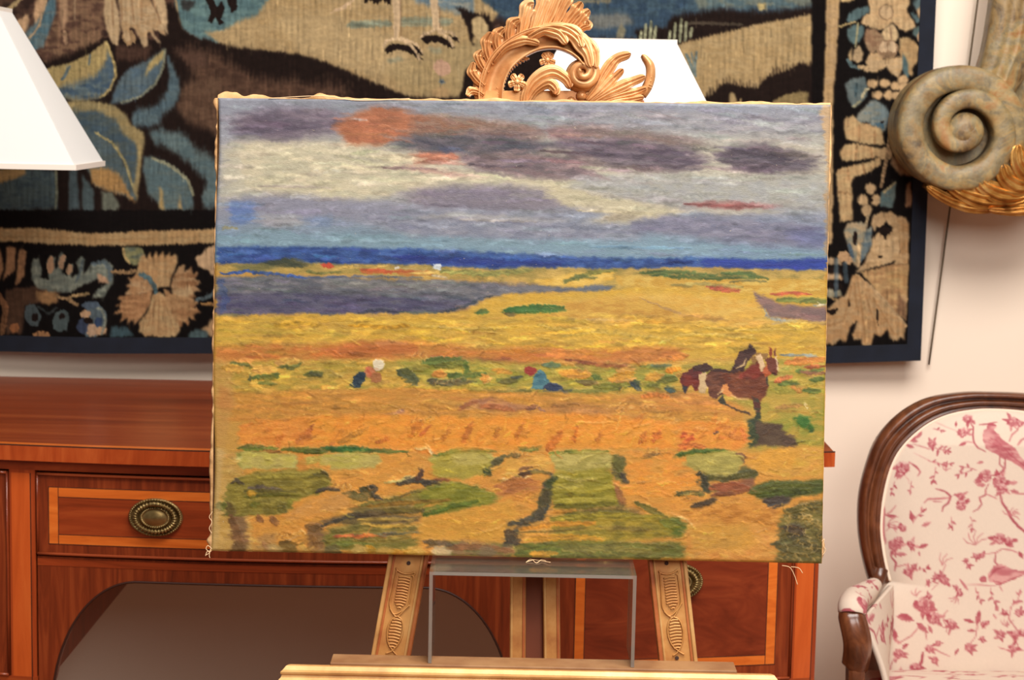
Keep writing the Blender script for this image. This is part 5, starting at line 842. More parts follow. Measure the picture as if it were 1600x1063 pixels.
# top: deep board with straight-grain band and crossbanded edge
xs = np.linspace(XC-XT, XC+XT, 41)
def topslab(name, off, z0, z1, yb, mat, par, inset=0.0):
    m = MB(); X = np.linspace(XC-XT+inset, XC+XT-inset, 41); m.grid(np.array([[(x, yf(x)-off, z0), (x, yf(x)-off, z1), (x, yb, z1), (x, yb, z0)] for x in X]), cv=True); m.f.append((0, 1, 2, 3)); k = len(m.v); m.f.append((k-1, k-2, k-3, k-4))
    return m.build(name, mat, par)
tb = topslab('top_board', .0165, ZT-TT+.0005, ZT-.0004, YB, MAT['mahogany_top'], sb, .0015)
bslab('edge_band', XC-XT, XC+XT, ZT-TT, ZT-.0012, .018, .004, MAT['crossband_edge'], tb, 40)
bslab('top_inlay_band', XC-XT+.02, XC+XT-.02, ZT-.003, ZT, .0145, .016, MAT['satinwood'], tb, 40)
bslab('top_stringing', XC-XT, XC+XT, ZT-.0013, ZT+.0003, .0176, .0030, MAT['stringing'], tb, 40)
# measured heights
ZD1, ZD0 = on_bow(330, 748)[2], on_bow(330, 875)[2]       # drawer
ZP0 = on_bow(8, 1054)[2]                                  # bottom of the cupboard doors
ZBOT = ZP0-.022
xd0, xd1 = on_bow(57, 800)[0], 2*XC-on_bow(57, 800)[0]
xs0 = on_bow(15, 800)[0]; xs1 = 2*XC-xs0
# carcass
m = MB(); m.box(xd1-.002, xd1+.016, float(yf(xd1))+.02, YB, ZBOT, ZT-TT); m.build('partition', MAT['mahogany_upright'], sb)
m = MB(); m.box(xd0-.016, xd0+.002, float(yf(xd0))+.02, YB, ZBOT, ZT-TT); m.build('partition', MAT['mahogany_upright'], sb)
for x0, x1 in ((XR-.018, XR), (XL, XL+.018)):
    m = MB(); m.box(x0, x1, float(yf(XR))+.001, YB, ZBOT, ZT-TT); m.build('side_panel', MAT['mahogany_upright'], sb)
for x0, x1 in ((xd1, XR-.018), (XL+.018, xd0)):
    m = MB(); m.box(x0, x1, float(yf(XR))+.03, YB, ZBOT, ZBOT+.016); m.build('cupboard_floor', MAT['inside_dark'], sb)
m = MB(); m.box(XL+.018, XR-.018, YB-.008, YB, ZD0-.03, ZT-TT); m.build('back_board', MAT['inside_dark'], sb)
m = MB(); m.box(xd0, xd1, YF+.13, YB-.01, ZD0-.016, ZD0-.006); m.build('dust_board', MAT['inside_dark'], sb)
bslab('top_rail', XL+.001, XR-.001, ZD1+.0035, ZT-TT, .001, .02, MAT['mahogany'], sb, 40)
# stiles with pale inlay
for (x0, x1) in ((xs0, xd0-.0015), (xd1+.0015, xs1), (on_bow(1240, 950)[0], XR), (XL, 2*XC-on_bow(1240, 950)[0])):
    st = bslab('stile', x0, x1, ZBOT, ZD1+.0035, .0005, .02, MAT['mahogany_upright'], sb, 4)
    w = x1-x0; bslab('stile_inlay', x0+w*.08, x1-w*.2, ZBOT+.004, ZD1-.001, .0011, .002, MAT['stile_inlay'], st, 3)
    bslab('stringing_line', x1-w*.2, x1-w*.2+.0013, ZBOT+.004, ZD1-.001, .0012, .002, MAT['stringing'], st, 1)
def handle(x, z, par):
    y = float(yf(x))-.002; s = math.atan(2*KB*(x-XC)); ax = np.array([math.sin(s)*1.0, -math.cos(s), 0]); u = np.array([math.cos(s), math.sin(s), 0]); c = np.array([x, y, z])
    R = .0375; E2 = .705
    m = MB(); m.lathe(c, [(R, 0), (R, .0025), (R*.97, .0042), (R*.90, .0042), (R*.86, .0022), (R*.80, .0016), (R*.62, .0016), (R*.58, .004), (R*.52, .0058), (R*.47, .0052), (R*.44, .0050), (R*.34, .0075), (R*.12, .0092), (0.0003, .0094)], 48, ax, u, 1, E2)
    for k in range(56):
        t = 2*math.pi*k/56; m.ball(c+R*.935*(math.cos(t)*u+E2*math.sin(t)*np.array([0, 0, 1]))+ax*.0042, .0017, 5)
    for k in range(40):
        t = 2*math.pi*k/40; m.ball(c+R*.50*(math.cos(t)*u+E2*math.sin(t)*np.array([0, 0, 1]))+ax*.0056, .0018, 5)
    m.build('handle_plate', MAT['brass'], par, True)
    m = MB(); T = np.linspace(0, 2*math.pi, 220, endpoint=False)
    path = np.array([c+R*.725*(math.cos(t)*u+E2*math.sin(t)*np.array([0, 0, 1]))+ax*.0065 for t in T]); m.tube(path, .0030*(1+.34*np.sin(T*36)), 7, True)
    for k in range(-3, 4):
        t = math.pi/2+k*.09; m.ball(c+R*.725*(math.cos(t)*u+E2*math.sin(t)*np.array([0, 0, 1]))+ax*.0068, .0036 if abs(k) < 3 else .003, 6)
    m.build('bail_pull', MAT['brass'], par, True)
def inlay_frame(par, x0, x1, z0, z1, w, wt=None):
    o = .0012; t = .002
    for (a, b2, c2, d) in ((x0, x1, z1-w, z1), (x0, x1, z0, z0+w)): bslab('inlay_band', a, b2, c2, d, o, t, MAT['satinwood'], par, 12)
    for (a, b2) in ((x0, x0+w), (x1-w, x1)): bslab('inlay_band', a, b2, z0+w, z1-w, o, t, MAT['satinwood'], par, 2)
    for (a, b2, c2, d) in ((x0-.001, x1+.001, z1, z1+.001), (x0-.001, x1+.001, z0-.001, z0), (x0+w, x1-w, z1-w-.001, z1-w), (x0+w, x1-w, z0+w, z0+w+.001)): bslab('stringing_line', a, b2, c2, d, o+.0001, t, MAT['stringing'], par, 12)
    for a in (x0-.001, x0+w, x1-w-.001, x1): bslab('stringing_line', a, a+.001, z0, z1, o+.0001, t, MAT['stringing'], par, 1)
def bead(par, x0, x1, z0, z1, sides=True):
    for z in (z0, z1):
        X = np.linspace(x0, x1, 24); m = MB(); m.tube(np.stack([X, yf(X)-.0030, np.full(24, z)], 1), .0021, 8); m.build('cock_bead', MAT['cockbead'], par, True)
    for x in (x0, x1):
        m = MB(); m.tube([(x, float(yf(x))-.0026, z) for z in np.linspace(z0, z1, 4)], .0017, 6); m.build('cock_bead', MAT['crossband'], par, True)
# middle drawer
dr = bslab('drawer', xd0+.001, xd1-.001, ZD0, ZD1, .0008, .018, MAT['crossband'], sb, 24)
fx0 = on_bow(77, 800)[0]; fz1 = on_bow(330, 770)[2]; fz0 = on_bow(330, 858)[2]; fw = .0125
bslab('figured_panel', fx0+fw, 2*XC-fx0-fw, fz0+fw, fz1-fw, .0010, .002, MAT['mahogany'], dr, 20)
inlay_frame(dr, fx0, 2*XC-fx0, fz0, fz1, fw); bead(dr, xd0+.002, xd1-.002, ZD0+.001, ZD1-.001)
hp = on_bow(244, 808); handle(hp[0], hp[2], dr); handle(2*XC-hp[0], hp[2], dr)
# arched apron
ZA = on_bow(400, 916)[2]; WA = .197; AA = .122; BA = .19
def arch(x):
    u = abs(x-XC)-WA
    return ZA if u <= 0 else ZA-BA*(1-math.sqrt(max(0, 1-(u/AA)**2)))
ap = bslab('apron', xd0+.001, xd1-.001, 0, ZD0-.0035, .0002, .02, MAT['crossband'], sb, 120, zlo=lambda x: max(arch(x), ZBOT))
bslab('apron_band', xd0+.001, xd1-.001, on_bow(330, 893)[2], ZD0-.006, .0008, .002, MAT['mahogany'], ap, 24)
X = np.linspace(xd0+.0015, xd1-.0015, 160); Z = np.array([max(arch(x), ZBOT) for x in X]); m = MB(); m.tube(np.stack([X, yf(X)-.0012, Z+.0008], 1), .0016, 6); m.build('arch_stringing', MAT['stringing'], ap, True)
# cupboard doors
for sgn in (1, -1):
    x0, x1 = xs1+.001, on_bow(1240, 950)[0]-.001
    q0, q1 = on_bow(898, 990)[0], on_bow(1211, 990)[0]
    if sgn < 0: x0, x1 = 2*XC-x1, 2*XC-x0; q0, q1 = 2*XC-q1, 2*XC-q0
    d = bslab('cupboard_door', x0, x1, ZP0, ZD1, .0006, .018, MAT['crossband'], sb, 16)
    z0 = on_bow(1060, 1043)[2]; z1 = ZD1-.018; w = .0128
    bslab('figured_panel', q0+w, q1-w, z0+w, z1-w, .0009, .002, MAT['flame'], d, 14); inlay_frame(d, q0, q1, z0, z1, w); bead(d, x0+.002, x1-.002, ZP0+.001, ZD1-.001)
    hp = on_bow(1057, 909); handle(hp[0] if sgn > 0 else 2*XC-hp[0], hp[2], d)
for (x0, x1) in ((XL, xd0), (xd1, XR)): bslab('bottom_rail', x0, x1, ZBOT, ZP0-.001, .0012, .02, MAT['mahogany'], sb, 12)
for x in (XL+.022, xd0-.02, xd1+.02, XR-.022):
    for y in ((float(yf(x))+.022, YB-.03) if abs(x-XC) > .5 else (float(yf(x))+.022,)):
        m = MB(); m.lathe((x, y, 0), [(0.0005, 0), (.011, 0), (.013, .02), (.016, .05), (.012, .07), (.013, .09), (.021, ZBOT-.08), (.024, ZBOT-.05), (.017, ZBOT-.04), (.023, ZBOT-.02), (.023, ZBOT), (.0005, ZBOT)], 16); m.build('leg', MAT['mahogany_upright'], sb, True)

# ---------------------------------------------------------------- pair of lamps on the sideboard
def lamp(c, zb, h, wb, wt, db, dt, label):
    """c: (x, y) of the lamp; zb: lower rim of the shade"""
    L = empty('table_lamp', (c[0], c[1], ZT), label, 'lamp', 'pair of table lamps with white shades')
    th = .0025; m = MB()
    def ring(hw, hd, z): return [(c[0]-hw, c[1]-hd, z), (c[0]+hw, c[1]-hd, z), (c[0]+hw, c[1]+hd, z), (c[0]-hw, c[1]+hd, z)]
    G = np.array([ring(wb/2, db/2, zb), ring(wt/2, dt/2, zb+h), ring(wt/2-th, dt/2-th, zb+h), ring(wb/2-th, db/2-th, zb)]); m.grid(G, cu=True, cv=True); s = m.build('lamp_shade', MAT['shade'], L)
    for (w, d, z) in ((wb, db, zb), (wt, dt, zb+h)):
        m = MB(); P = np.array(ring(w/2, d/2, 0)); P[:, 2] = 0
        G = np.array([ring(w/2+.0012, d/2+.0012, z-.004), ring(w/2+.0012, d/2+.0012, z+.004), ring(w/2-.004, d/2-.004, z+.004), ring(w/2-.004, d/2-.004, z-.004)]); m.grid(G, cu=True, cv=True); m.build('rim_tape', MAT['shade_trim'], s)
    m = MB(); m.box(c[0]-.03, c[0]+.03, c[1]-.03, c[1]+.03, ZT+.0004, ZT+.02); m.box(c[0]-.024, c[0]+.024, c[1]-.024, c[1]+.024, ZT+.02, ZT+.03); m.build('base', MAT['lamp_brass'], L, bevel=.003)
    H = zb-ZT; m = MB(); m.lathe((c[0], c[1], ZT+.03), [(.02, 0), (.022, .01), (.016, .02), (.014, H*.6), (.02, H*.66), (.016, H*.7), (.012, H*.82), (.018, H*.86), (.010, H*.9), (.008, H+h*.35), (.0004, H+h*.36)], 20); m.build('column', MAT['lamp_brass'], L, True)
    m = MB(); m.tube([(c[0]-wt/2+.001, c[1], zb+h-.01), (c[0], c[1], zb+h-.012), (c[0]+wt/2-.001, c[1], zb+h-.01)], .002, 6); m.build('shade_spider', MAT['lamp_brass'], L, True)
    m = MB(); m.lathe((c[0], c[1], ZT+.03+H+h*.05), [(.0004, -.03), (.012, -.03), (.014, -.01), (.028, .03), (.03, .05), (.02, .072), (.0004, .08)], 16); m.build('bulb', MAT['shade_trim'], L, True)
    return L
ly = 2.94; k1 = (ly-.10)
b0 = on_y(118, 262, k1); t0 = on_y(-9, 13, k1+.045)
cx = on_y(-76, 262, k1)[0]; wb = 2*(b0[0]-cx); hh = t0[2]-b0[2]
lamp((cx, ly), b0[2], hh, wb, 2*(t0[0]-cx), .20, .085, 'table lamp with white pyramid shade at left end of sideboard')
b1 = on_y(1058, 66, k1+.045); c1x = on_y(971, 66, k1)[0]; wt1 = 2*(b1[0]-c1x); e1 = on_y(1105, 160, k1+.03)
sl = (e1[0]-b1[0])/(b1[2]-e1[2])
lamp((c1x, ly), b1[2]-hh, hh, wt1+2*sl*hh, wt1, .20, .085, 'table lamp with white pyramid shade directly behind the gilt easel crest')
# ---------------------------------------------------------------- easel frame of reference (everything on it leans back)
LEAN = math.radians(7.5)
PB = on_y(806, 871.5, 2.005)                               # middle of the painting's lower front edge
NP = np.array([0, -math.cos(LEAN), math.sin(LEAN)])        # towards the viewer
VP = np.array([0, math.sin(LEAN), math.cos(LEAN)])         # up the picture
UP = np.array([1.0, 0, 0])
def pp(px, py, w=0.0): return on_plane(px, py, PB+NP*w, NP)
# ---------------------------------------------------------------- unframed oil painting
pic = paint_picture()
op = empty('oil_painting', PB, 'unframed oil painting of golden fields, blue sea and brown horse on easel', 'painting')
QC = [(340, 153), (1298, 164), (1284, 881), (331, 861)]     # corners, clockwise from top left
CW = [pp(*q) for q in QC]
NS, NT = 760, 570
PK = .555                                                   # pigment darkness: the picture is not chalk-white
s_ = np.linspace(0, 1, NS)[:, None]; t_ = np.linspace(0, 1, NT)[None, :]
def bil(C):
    C = [np.asarray(q, float) for q in C]
    S3, T3 = s_[..., None], t_[..., None]
    return (C[0]*(1-S3)+C[1]*S3)*(1-T3)+(C[3]*(1-S3)+C[2]*S3)*T3
wob = 2.0*np.sin(t_*9+.5)*(1-s_)+1.2*np.sin(t_*17)*(1-s_)   # the left edge is not quite straight
PXY = bil(QC); col, hgt = pic.sample(PXY[..., 0]+0*wob, PXY[..., 1])
V = bil(CW)+(wob*(1-s_)**6*.0007)[..., None]*UP
rim = np.minimum(np.minimum(s_, 1-s_)*.66, np.minimum(t_, 1-t_)*.49)
hg = np.clip(hgt, -.5, 2)*.0008+.0010*smooth_noise(NS, NT, 60, 60, 3)
V = V+(hg-np.clip(1-rim/.003, 0, 1)**2*.0014)[..., None]*NP
colour_mesh('painted_canvas', V, NS, NT, lin(col)*PK, MAT['picture'], op)
# turned-over raw canvas edges
def edge_strip(A, B, out, bumps, n, base, seed, back=.021):
    r = np.random.RandomState(seed); t = np.linspace(0, 1, n); nz = smooth_noise(1, n, 1, 7, seed)[0]; n2 = smooth_noise(1, n, 1, 2.5, seed+1)[0]; G = []
    for k in range(n):
        p = A*(1-t[k])+B*t[k]; e = base*(.35+.9*nz[k]+.5*n2[k])
        for (c, w, h) in bumps: e += h*math.exp(-((t[k]-c)/w)**2)
        w = (n2[k]-.5)*.002
        G.append([p-NP*.0010, p+out*e*.6+NP*(w-.0012), p+out*e-NP*(.003-w), p+out*e*.9-NP*.008, p+out*.0012-NP*back, p-out*.004-NP*back])
    m = MB(); m.grid(np.array(G)); return m.build('canvas_edge', MAT['raw_canvas'], op, True)
px = .00067
edge_strip(CW[0], CW[1], VP, [(.012, .012, 9*px), (.03, .008, 6*px), (.058, .012, 6*px), (.075, .008, 3*px), (.165, .01, 8*px), (.185, .012, 5*px), (.21, .012, 2*px), (.45, .02, 3*px), (.80, .02, 2*px), (.88, .02, 2.5*px)], 260, 2.6*px, 1)
edge_strip(CW[3], CW[0], -UP, [(.99, .012, 5*px), (.5, .05, 1.5*px), (.2, .1, 2*px), (.02, .01, 5*px)], 220, 3.2*px, 5)
edge_strip(CW[2], CW[1], UP, [(.98, .02, 2*px), (.9, .04, 2.5*px), (.84, .02, 2*px), (.04, .012, 4*px), (.02, .01, 3*px)], 220, .9*px, 9)
edge_strip(CW[3], CW[2], -VP, [], 200, .1*px, 13)
for (A, B) in ((0, 1), (1, 2), (2, 3), (3, 0)):
    a, b_ = CW[A], CW[B]; d = (b_-a)/np.linalg.norm(b_-a); inn = np.cross(d, NP); inn = inn if np.dot(inn, (CW[(B+1) % 4]-b_)) > 0 else -inn
    m = MB(); o0, o1 = .0025, .045
    q = [a+d*o0+inn*o0, b_-d*o0+inn*o0, b_-d*o1+inn*o1, a+d*o1+inn*o1]; m.hexa([p-NP*.005 for p in q]+[p-NP*.0205 for p in q]); m.build('stretcher_bar', MAT['pine'], op)
def thread(P, w=.003):
    P = [pp(x, y, w) for x, y in P]; m = MB(); m.tube(crom(P, 24), .00042, 5); m.build('loose_thread', MAT['thread'], op, True)
thread([(1222, 884), (1234, 887), (1241, 899), (1246, 914)]); thread([(1236, 886), (1248, 888), (1254, 896)])
thread([(331, 858), (325, 853), (322, 858), (327, 864), (321, 868)]); thread([(330, 862), (324, 862), (321, 869)]); thread([(329, 858), (327, 868), (328, 872)]); thread([(1284, 846), (1288, 843), (1286, 852), (1290, 860), (1285, 868)]); thread([(332, 800), (327, 808), (331, 816), (327, 826), (331, 834)])
thread([(420, 154), (500, 150), (560, 157), (640, 154)], .001)

# ---------------------------------------------------------------- clear acrylic riser on the easel ledge
RY0, RY1 = 1.952, 2.03
ZR = PB[2]-.0042; RX0, RX1 = on_y(671, 893, RY0)[0], on_y(995, 897, RY0)[0]; ZS = on_y(832, 1040, RY0)[2]
rt = .0036
for P in ([(822, 879), (830, 874), (838, 880), (846, 875), (853, 877)], [(824, 878), (834, 875), (842, 876), (860, 879)]):   # threads lying on the riser
    m = MB(); m.tube(crom([on_plane(x, y, (0, 0, ZR+.0006+.0012*(k % 2)), np.array([0, 0, 1.0])) for k, (x, y) in enumerate(P)], 24), .00042, 5); m.build('loose_thread', MAT['thread'], op, True)
m = MB()
U = [(RX0, ZS), (RX0, ZR), (RX1, ZR), (RX1, ZS), (RX1-rt, ZS), (RX1-rt, ZR-rt), (RX0+rt, ZR-rt), (RX0+rt, ZS)]
n = len(U); m.v = [(x, RY0, z) for x, z in U]+[(x, RY1, z) for x, z in U]
m.f = [(0, 1, 6, 7), (1, 2, 5, 6), (2, 3, 4, 5), (7+n, 6+n, 1+n, 0+n), (6+n, 5+n, 2+n, 1+n), (5+n, 4+n, 3+n, 2+n)]+[(i, (i+1) % n, (i+1) % n+n, i+n) for i in range(n)]
ri = m.build('acrylic_riser', MAT['acrylic']); ri.data.materials.append(MAT['acrylic_edge'])
for p in ri.data.polygons:
    if abs(p.normal[1]) > .9 or p.area < .0006: p.material_index = 1; tag(ri, 'clear acrylic riser stand under the painting on the easel ledge', 'riser')

# ---------------------------------------------------------------- gilt easel
ea = empty('easel', (PB[0], 2.03, 0), 'carved gilt wood display easel with scrolled crest holding the painting', 'easel')
WL = -.0225                                                # legs' front lies just behind the canvas
def leg(a, b_, hw, flip):
    P0, P1 = pp(*a, WL), pp(*b_, WL); d = (P1-P0)/np.linalg.norm(P1-P0); side = np.cross(d, NP); side /= np.linalg.norm(side)
    if side[0] < 0: side = -side
    k = (P0[2]-.004)/(-d[2]); Q0 = P0+d*k if d[2] < 0 else P0-d*(P0[2]-.004)/d[2]
    top = pp(*((775, 172) if flip > 0 else (968, 172)), WL)
    up = d if d[2] > 0 else -d
    LN = np.linalg.norm(top-Q0); up = (P0-P1) if P0[2] > P1[2] else (P1-P0); up = up/np.linalg.norm(up); side = np.cross(up, NP); side = side if side[0] > 0 else -side
    C = Q0+up*LN/2
    m = MB(); m.obox(C-NP*.011, side, up, NP, hw, LN/2, .010); L = m.build('leg', MAT['gilt_wood'], ea, bevel=.0015)
    for sg in (-1, 1):
        m = MB(); m.obox(C+side*sg*(hw-.0022)-NP*.0005, side, up, NP, .0021, LN/2, .0016); m.build('edge_bead', MAT['gilt_pale'] if sg*flip < 0 else MAT['gilt_red'], L, bevel=.001)
        m = MB(); m.obox(C+side*sg*(hw-.0062)-NP*.0008, side, up, NP, .0012, LN/2, .0011); m.build('edge_bead', MAT['gilt_red'] if sg*flip < 0 else MAT['gilt_pale'], L, bevel=.0006)
    ref = P0; UPX = .000695
    def loc(u, v): return ref+side*u*UPX-up*v*UPX+NP*.0006      # u right, v down, in units of about 0.7 mm
    def rib(m, P, r=.0010): m.tube(crom([loc(*p) for p in P], max(4, 4*len(P))), r, 6)
    m = MB()
    for k in range(12):
        y = 36+k*4.4; w = 9.0 if k < 10 else 9-3*(k-9); rib(m, [(-w, y+1.0), (0, y-.4), (w, y+.6)], .0009)
    rib(m, [(-15, 24), (-13, 28), (-4, 31), (6, 30), (14, 26), (14, 30), (10, 33)]); rib(m, [(-14, 26), (-15, 60), (-15, 84), (-2, 99), (10, 84), (15, 78)], .0008); rib(m, [(13, 30), (14, 60), (13, 78), (6, 88), (-6, 96), (-14, 88)], .0008)
    rib(m, [(0, 98), (8, 104), (12, 120), (9, 138), (1, 152), (-8, 158)], .0009); rib(m, [(-2, 98), (-9, 106), (-12, 122), (-8, 140), (2, 152), (10, 158)], .0008)
    for k in range(10):
        y = 103+k*4.8; w = 9.5*math.sqrt(max(.1, 1-((k-4.2)/5.6)**2)); rib(m, [(-w, y+.8), (0, y-.4), (w, y+.6)], .0009)
    m.build('carved_ornament', MAT['gilt_wood'], L, True)
    for v in (14, 162):
        m = MB(); c = loc(2 if flip > 0 else -2, v); m.lathe(c-NP*.0003, [(.0022, 0), (.0022, .0002), (.0001, .0003)], 10, NP, side); m.build('peg_hole_shade', MAT['inside_dark'], L)  # dark disc on the surface stands in for shade inside a peg hole
    return L, Q0, side, up
leg((639, 866), (609, 1033), .0212, 1); leg((1042, 866), (1061, 1040), .0206, -1)
# mast behind: two gilt rails on a dark board, running back to the floor
for (x0, x1, x2, x3, mt, w) in ((797, 822, 797, 820, 'gilt_wood', -.052), (848, 874, 849, 876, 'gilt_wood', -.052), (820, 850, 820, 850, 'mast_dark', -.062)):
    a0, a1, b0_, b1_ = pp(x0, 880, w), pp(x1, 880, w), pp(x2, 1035, w), pp(x3, 1035, w)
    mu, mv = (a0+a1)/2, (b0_+b1_)/2; d = (mu-mv)/np.linalg.norm(mu-mv); q = mv-d*(mv[2]-.004)/d[2]; LN = (pp(830, 200, w)[2]-q[2])/d[2]; sd = np.cross(d, NP); sd = sd if sd[0] > 0 else -sd
    m = MB(); m.obox(q+d*LN/2-NP*.009, sd, d, NP, np.linalg.norm(a1-a0)/2, LN/2, .009); mo = m.build('mast_rail' if mt != 'mast_dark' else 'mast_board', MAT[mt], ea, bevel=.001)
    if mt != 'mast_dark':
        for sg in (-1, 1):
            m = MB(); m.obox(q+d*LN/2+sd*sg*(np.linalg.norm(a1-a0)/2-.0022)+NP*.0003, sd, d, NP, .0014, LN/2, .0012); m.build('edge_bead', MAT['gilt_red'] if sg > 0 else MAT['gilt_pale'], mo, bevel=.0006)
# cross bars hidden behind the canvas tie legs, mast and crest together
for y, xa, xb in ((172, 755, 990), (560, 685, 1015)):
    a, b_ = pp(xa, y, -.044), pp(xb, y, -.044); m = MB(); m.obox((a+b_)/2, (b_-a)/np.linalg.norm(b_-a), VP, NP, np.linalg.norm(b_-a)/2, .02, .0085); m.build('cross_bar', MAT['gilt_wood'], ea)
# ledge: shelf plus stepped front moulding
a, b_ = on_y(436, 1041, 1.944), on_y(1221, 1057, 1.944)
m = MB(); x0, x1 = on_y(520, 1034, 1.98)[0], on_y(1146, 1046, 1.98)[0]; m.box(x0, x1, 1.948, 1.981, ZS-.014, ZS-.0004); m.build('ledge_shelf', MAT['ledge'], ea, bevel=.001)
zf = (a[2]+b_[2])/2; prof = np.array([(.0, .0), (.0, -.03), (.016, -.03), (.016, -.0185), (.013, -.0165), (.013, -.0145), (.0095, -.0115), (.0085, -.009), (.010, -.0075), (.010, -.0055), (.0075, -.004), (.004, -.0005), (.002, 0)])
dl = (b_-a)/np.linalg.norm(b_-a); dl[2] *= .3
m = MB(); G = []
for (p, s2) in ((a, 1), (b_, -1)): G.append([(p[0]+s2*(.012-q[0])*.9, 1.950-q[0], zf+q[1]+.0005) for q in prof])
m.grid(np.array(G), cv=True); k = len(prof); m.f.append(tuple(range(k))); m.f.append(tuple(reversed(range(k, 2*k)))); mo = m.build('ledge_moulding', MAT['gilt_pale'], ea)
m = MB(); m.box(a[0]-.001, b_[0]+.001, 1.9335, 1.9352, zf-.0178, zf-.0160); m.build('moulding_stripe', MAT['gilt_red'], mo)
for y0, lab in ((0, ''),):
    a2, b2 = pp(560, 1130, -.02), pp(1110, 1130, -.02); m = MB(); m.obox((a2+b2)/2, UP, VP, NP, (b2[0]-a2[0])/2, .016, .006); m.build('cross_bar', MAT['gilt_wood'], ea)
# ---------------------------------------------------------------- carved rocaille crest of the easel, and the painted volute on the wall
class Carve:
    """relief carving on a plane: design units (x right, y down) map to the plane; w is the height of the relief in metres"""
    def __init__(s, fn, n): s.fn, s.n = fn, n
    def pt(s, x, y, w): return s.fn(x, y)+s.n*w
    def relief(s, m, path, half, hgt, lift, nu=40, nv=9, thick=.006, skew=None):
        """strip of relief: path points, half widths, section height fn(t, s), lift per point; closed at the back"""
        P = crom(path, nu); half = np.interp(np.linspace(0, 1, nu), np.linspace(0, 1, len(half)), half) if not callable(half) else np.array([half(t) for t in np.linspace(0, 1, nu)])
        lift = np.interp(np.linspace(0, 1, nu), np.linspace(0, 1, len(lift)), lift); T = np.gradient(P, axis=0); T /= np.linalg.norm(T, axis=1)[:, None]+1e-9; N = np.stack([-T[:, 1], T[:, 0]], 1)
        G = []
        for i in range(nu):
            t = i/(nu-1); row = []
            for j in range(nv):
                q = -1+2*j/(nv-1); x, y = P[i]+N[i]*half[i]*q; row.append(s.pt(x, y, lift[i]+hgt(t, q)))
            for j in reversed(range(nv)):
                q = (-1+2*j/(nv-1))*.94; x, y = P[i]+N[i]*half[i]*q; row.append(s.pt(x, y, lift[i]-thick))
            G.append(row)
        m.grid(np.array(G), cv=True); k = 2*nv; n = len(m.v); m.f.append(tuple(range(n-nu*k, n-nu*k+k))); m.f.append(tuple(reversed(range(n-k, n))))
    def leaf(s, m, path, w, lift, lobes=3, h=.006, nu=34, ribs=3, tipcurl=.006):
        def half(t): return w*(.55+.55*min(1, t*1.6))*max(.03, 1-max(0, (t-.55)/.45)**2.6)**.6*(1-.22*abs(math.sin(t*lobes*math.pi))**2*(.3+t))
        def hg(t, q): return h*(1-q*q)*(.5+.5*(1-t))-h*.26*math.cos(q*ribs*math.pi)*(1-t*.5)-.0025*math.exp(-(q/.16)**2)+tipcurl*max(0, t-.72)*3
        s.relief(m, path, half, hg, lift, nu, 15)
    def blob(s, m, x, y, w, r, sy=1.0): m.ball(s.pt(x, y, w), r, 10, 1, 1, sy)
WC = -.045
cr = Carve(lambda x, y: pp(x, y, WC), NP)
U1 = .0007
# the big cove-moulded C scroll
m = MB()
arch = [(768, 172), (767, 152), (771, 126), (783, 101), (806, 80), (836, 66), (868, 64), (893, 73), (910, 88), (918, 104)]
cr.relief(m, arch, [18, 19, 19, 18.5, 18, 17, 16, 15, 12.5, 9], lambda t, q: .010*abs(q)**2.2+.0022*math.exp(-((q+.55)/.12)**2)+.003*math.exp(-((abs(q)-.93)/.1)**2), [.004, .006, .008, .010, .012, .014, .016, .018, .020, .022], 70, 19, .012)
cr.relief(m, [(753, 165), (752, 148), (757, 122), (770, 94), (795, 70), (830, 53), (868, 49), (900, 58)], [4]*8, lambda t, q: .005*math.sqrt(max(0, 1-q*q)), [.008, .01, .013, .015, .017, .019, .021, .022], 60, 7)
for k in range(16):
    t = k/15; P = crom([(781, 150), (787, 124), (800, 104), (822, 90)], 16)[k]; cr.relief(m, [(P[0]-7, P[1]-3+t*3), (P[0]+5, P[1]+1+t*3)], [1.4, 1.4], lambda t, q: .0022*math.sqrt(max(0, 1-q*q)), [.007, .009], 5, 5, .004)
m.build('c_scroll', MAT['gilt'], ea, True)
# volute where the scroll ends
m = MB(); n = 80; sp = []; rad = []
for i in range(n):
    t = i/(n-1); a = math.radians(-60+t*640); R = 21*(1-t*.80); sp.append(cr.pt(909+R*math.cos(a), 119+R*.95*math.sin(a), .018+.016*t)); rad.append((8.5*(1-t*.55))*U1)
m.tube(sp, rad, 10); m.lathe(cr.pt(909, 121, .0), [(.0185, -.002), (.0185, .012), (.014, .02), (.0003, .024)], 28, NP, UP)
for k in range(14):
    a = math.radians(70+k*16); cr.relief(m, [(909+20*math.cos(a), 121+20*math.sin(a)), (909+25*math.cos(a), 121+25*math.sin(a))], [1.6, 1.8], lambda t, q: .002*math.sqrt(max(0, 1-q*q)), [.014, .008], 4, 5, .004)
m.build('volute', MAT['gilt'], ea, True)
# leaf turning over the arch
m = MB()
cr.leaf(m, [(826, 64), (852, 52), (880, 54), (902, 68), (916, 90), (921, 112)], 13, [.018, .024, .028, .030, .030, .028], 3, .007, 40)
cr.leaf(m, [(832, 62), (850, 54), (872, 60), (884, 76)], 10, [.018, .026, .030, .028], 2, .006); cr.leaf(m, [(858, 52), (884, 50), (902, 62), (908, 82)], 9, [.02, .028, .032, .030], 2, .006); cr.leaf(m, [(888, 54), (912, 66), (928, 86), (930, 112)], 8, [.016, .022, .026, .022], 2, .006); cr.leaf(m, [(770, 100), (790, 78), (818, 68), (842, 74)], 8, [.012, .018, .022, .022], 2, .005)
m.build('acanthus_wrap', MAT['gilt'], ea, True)
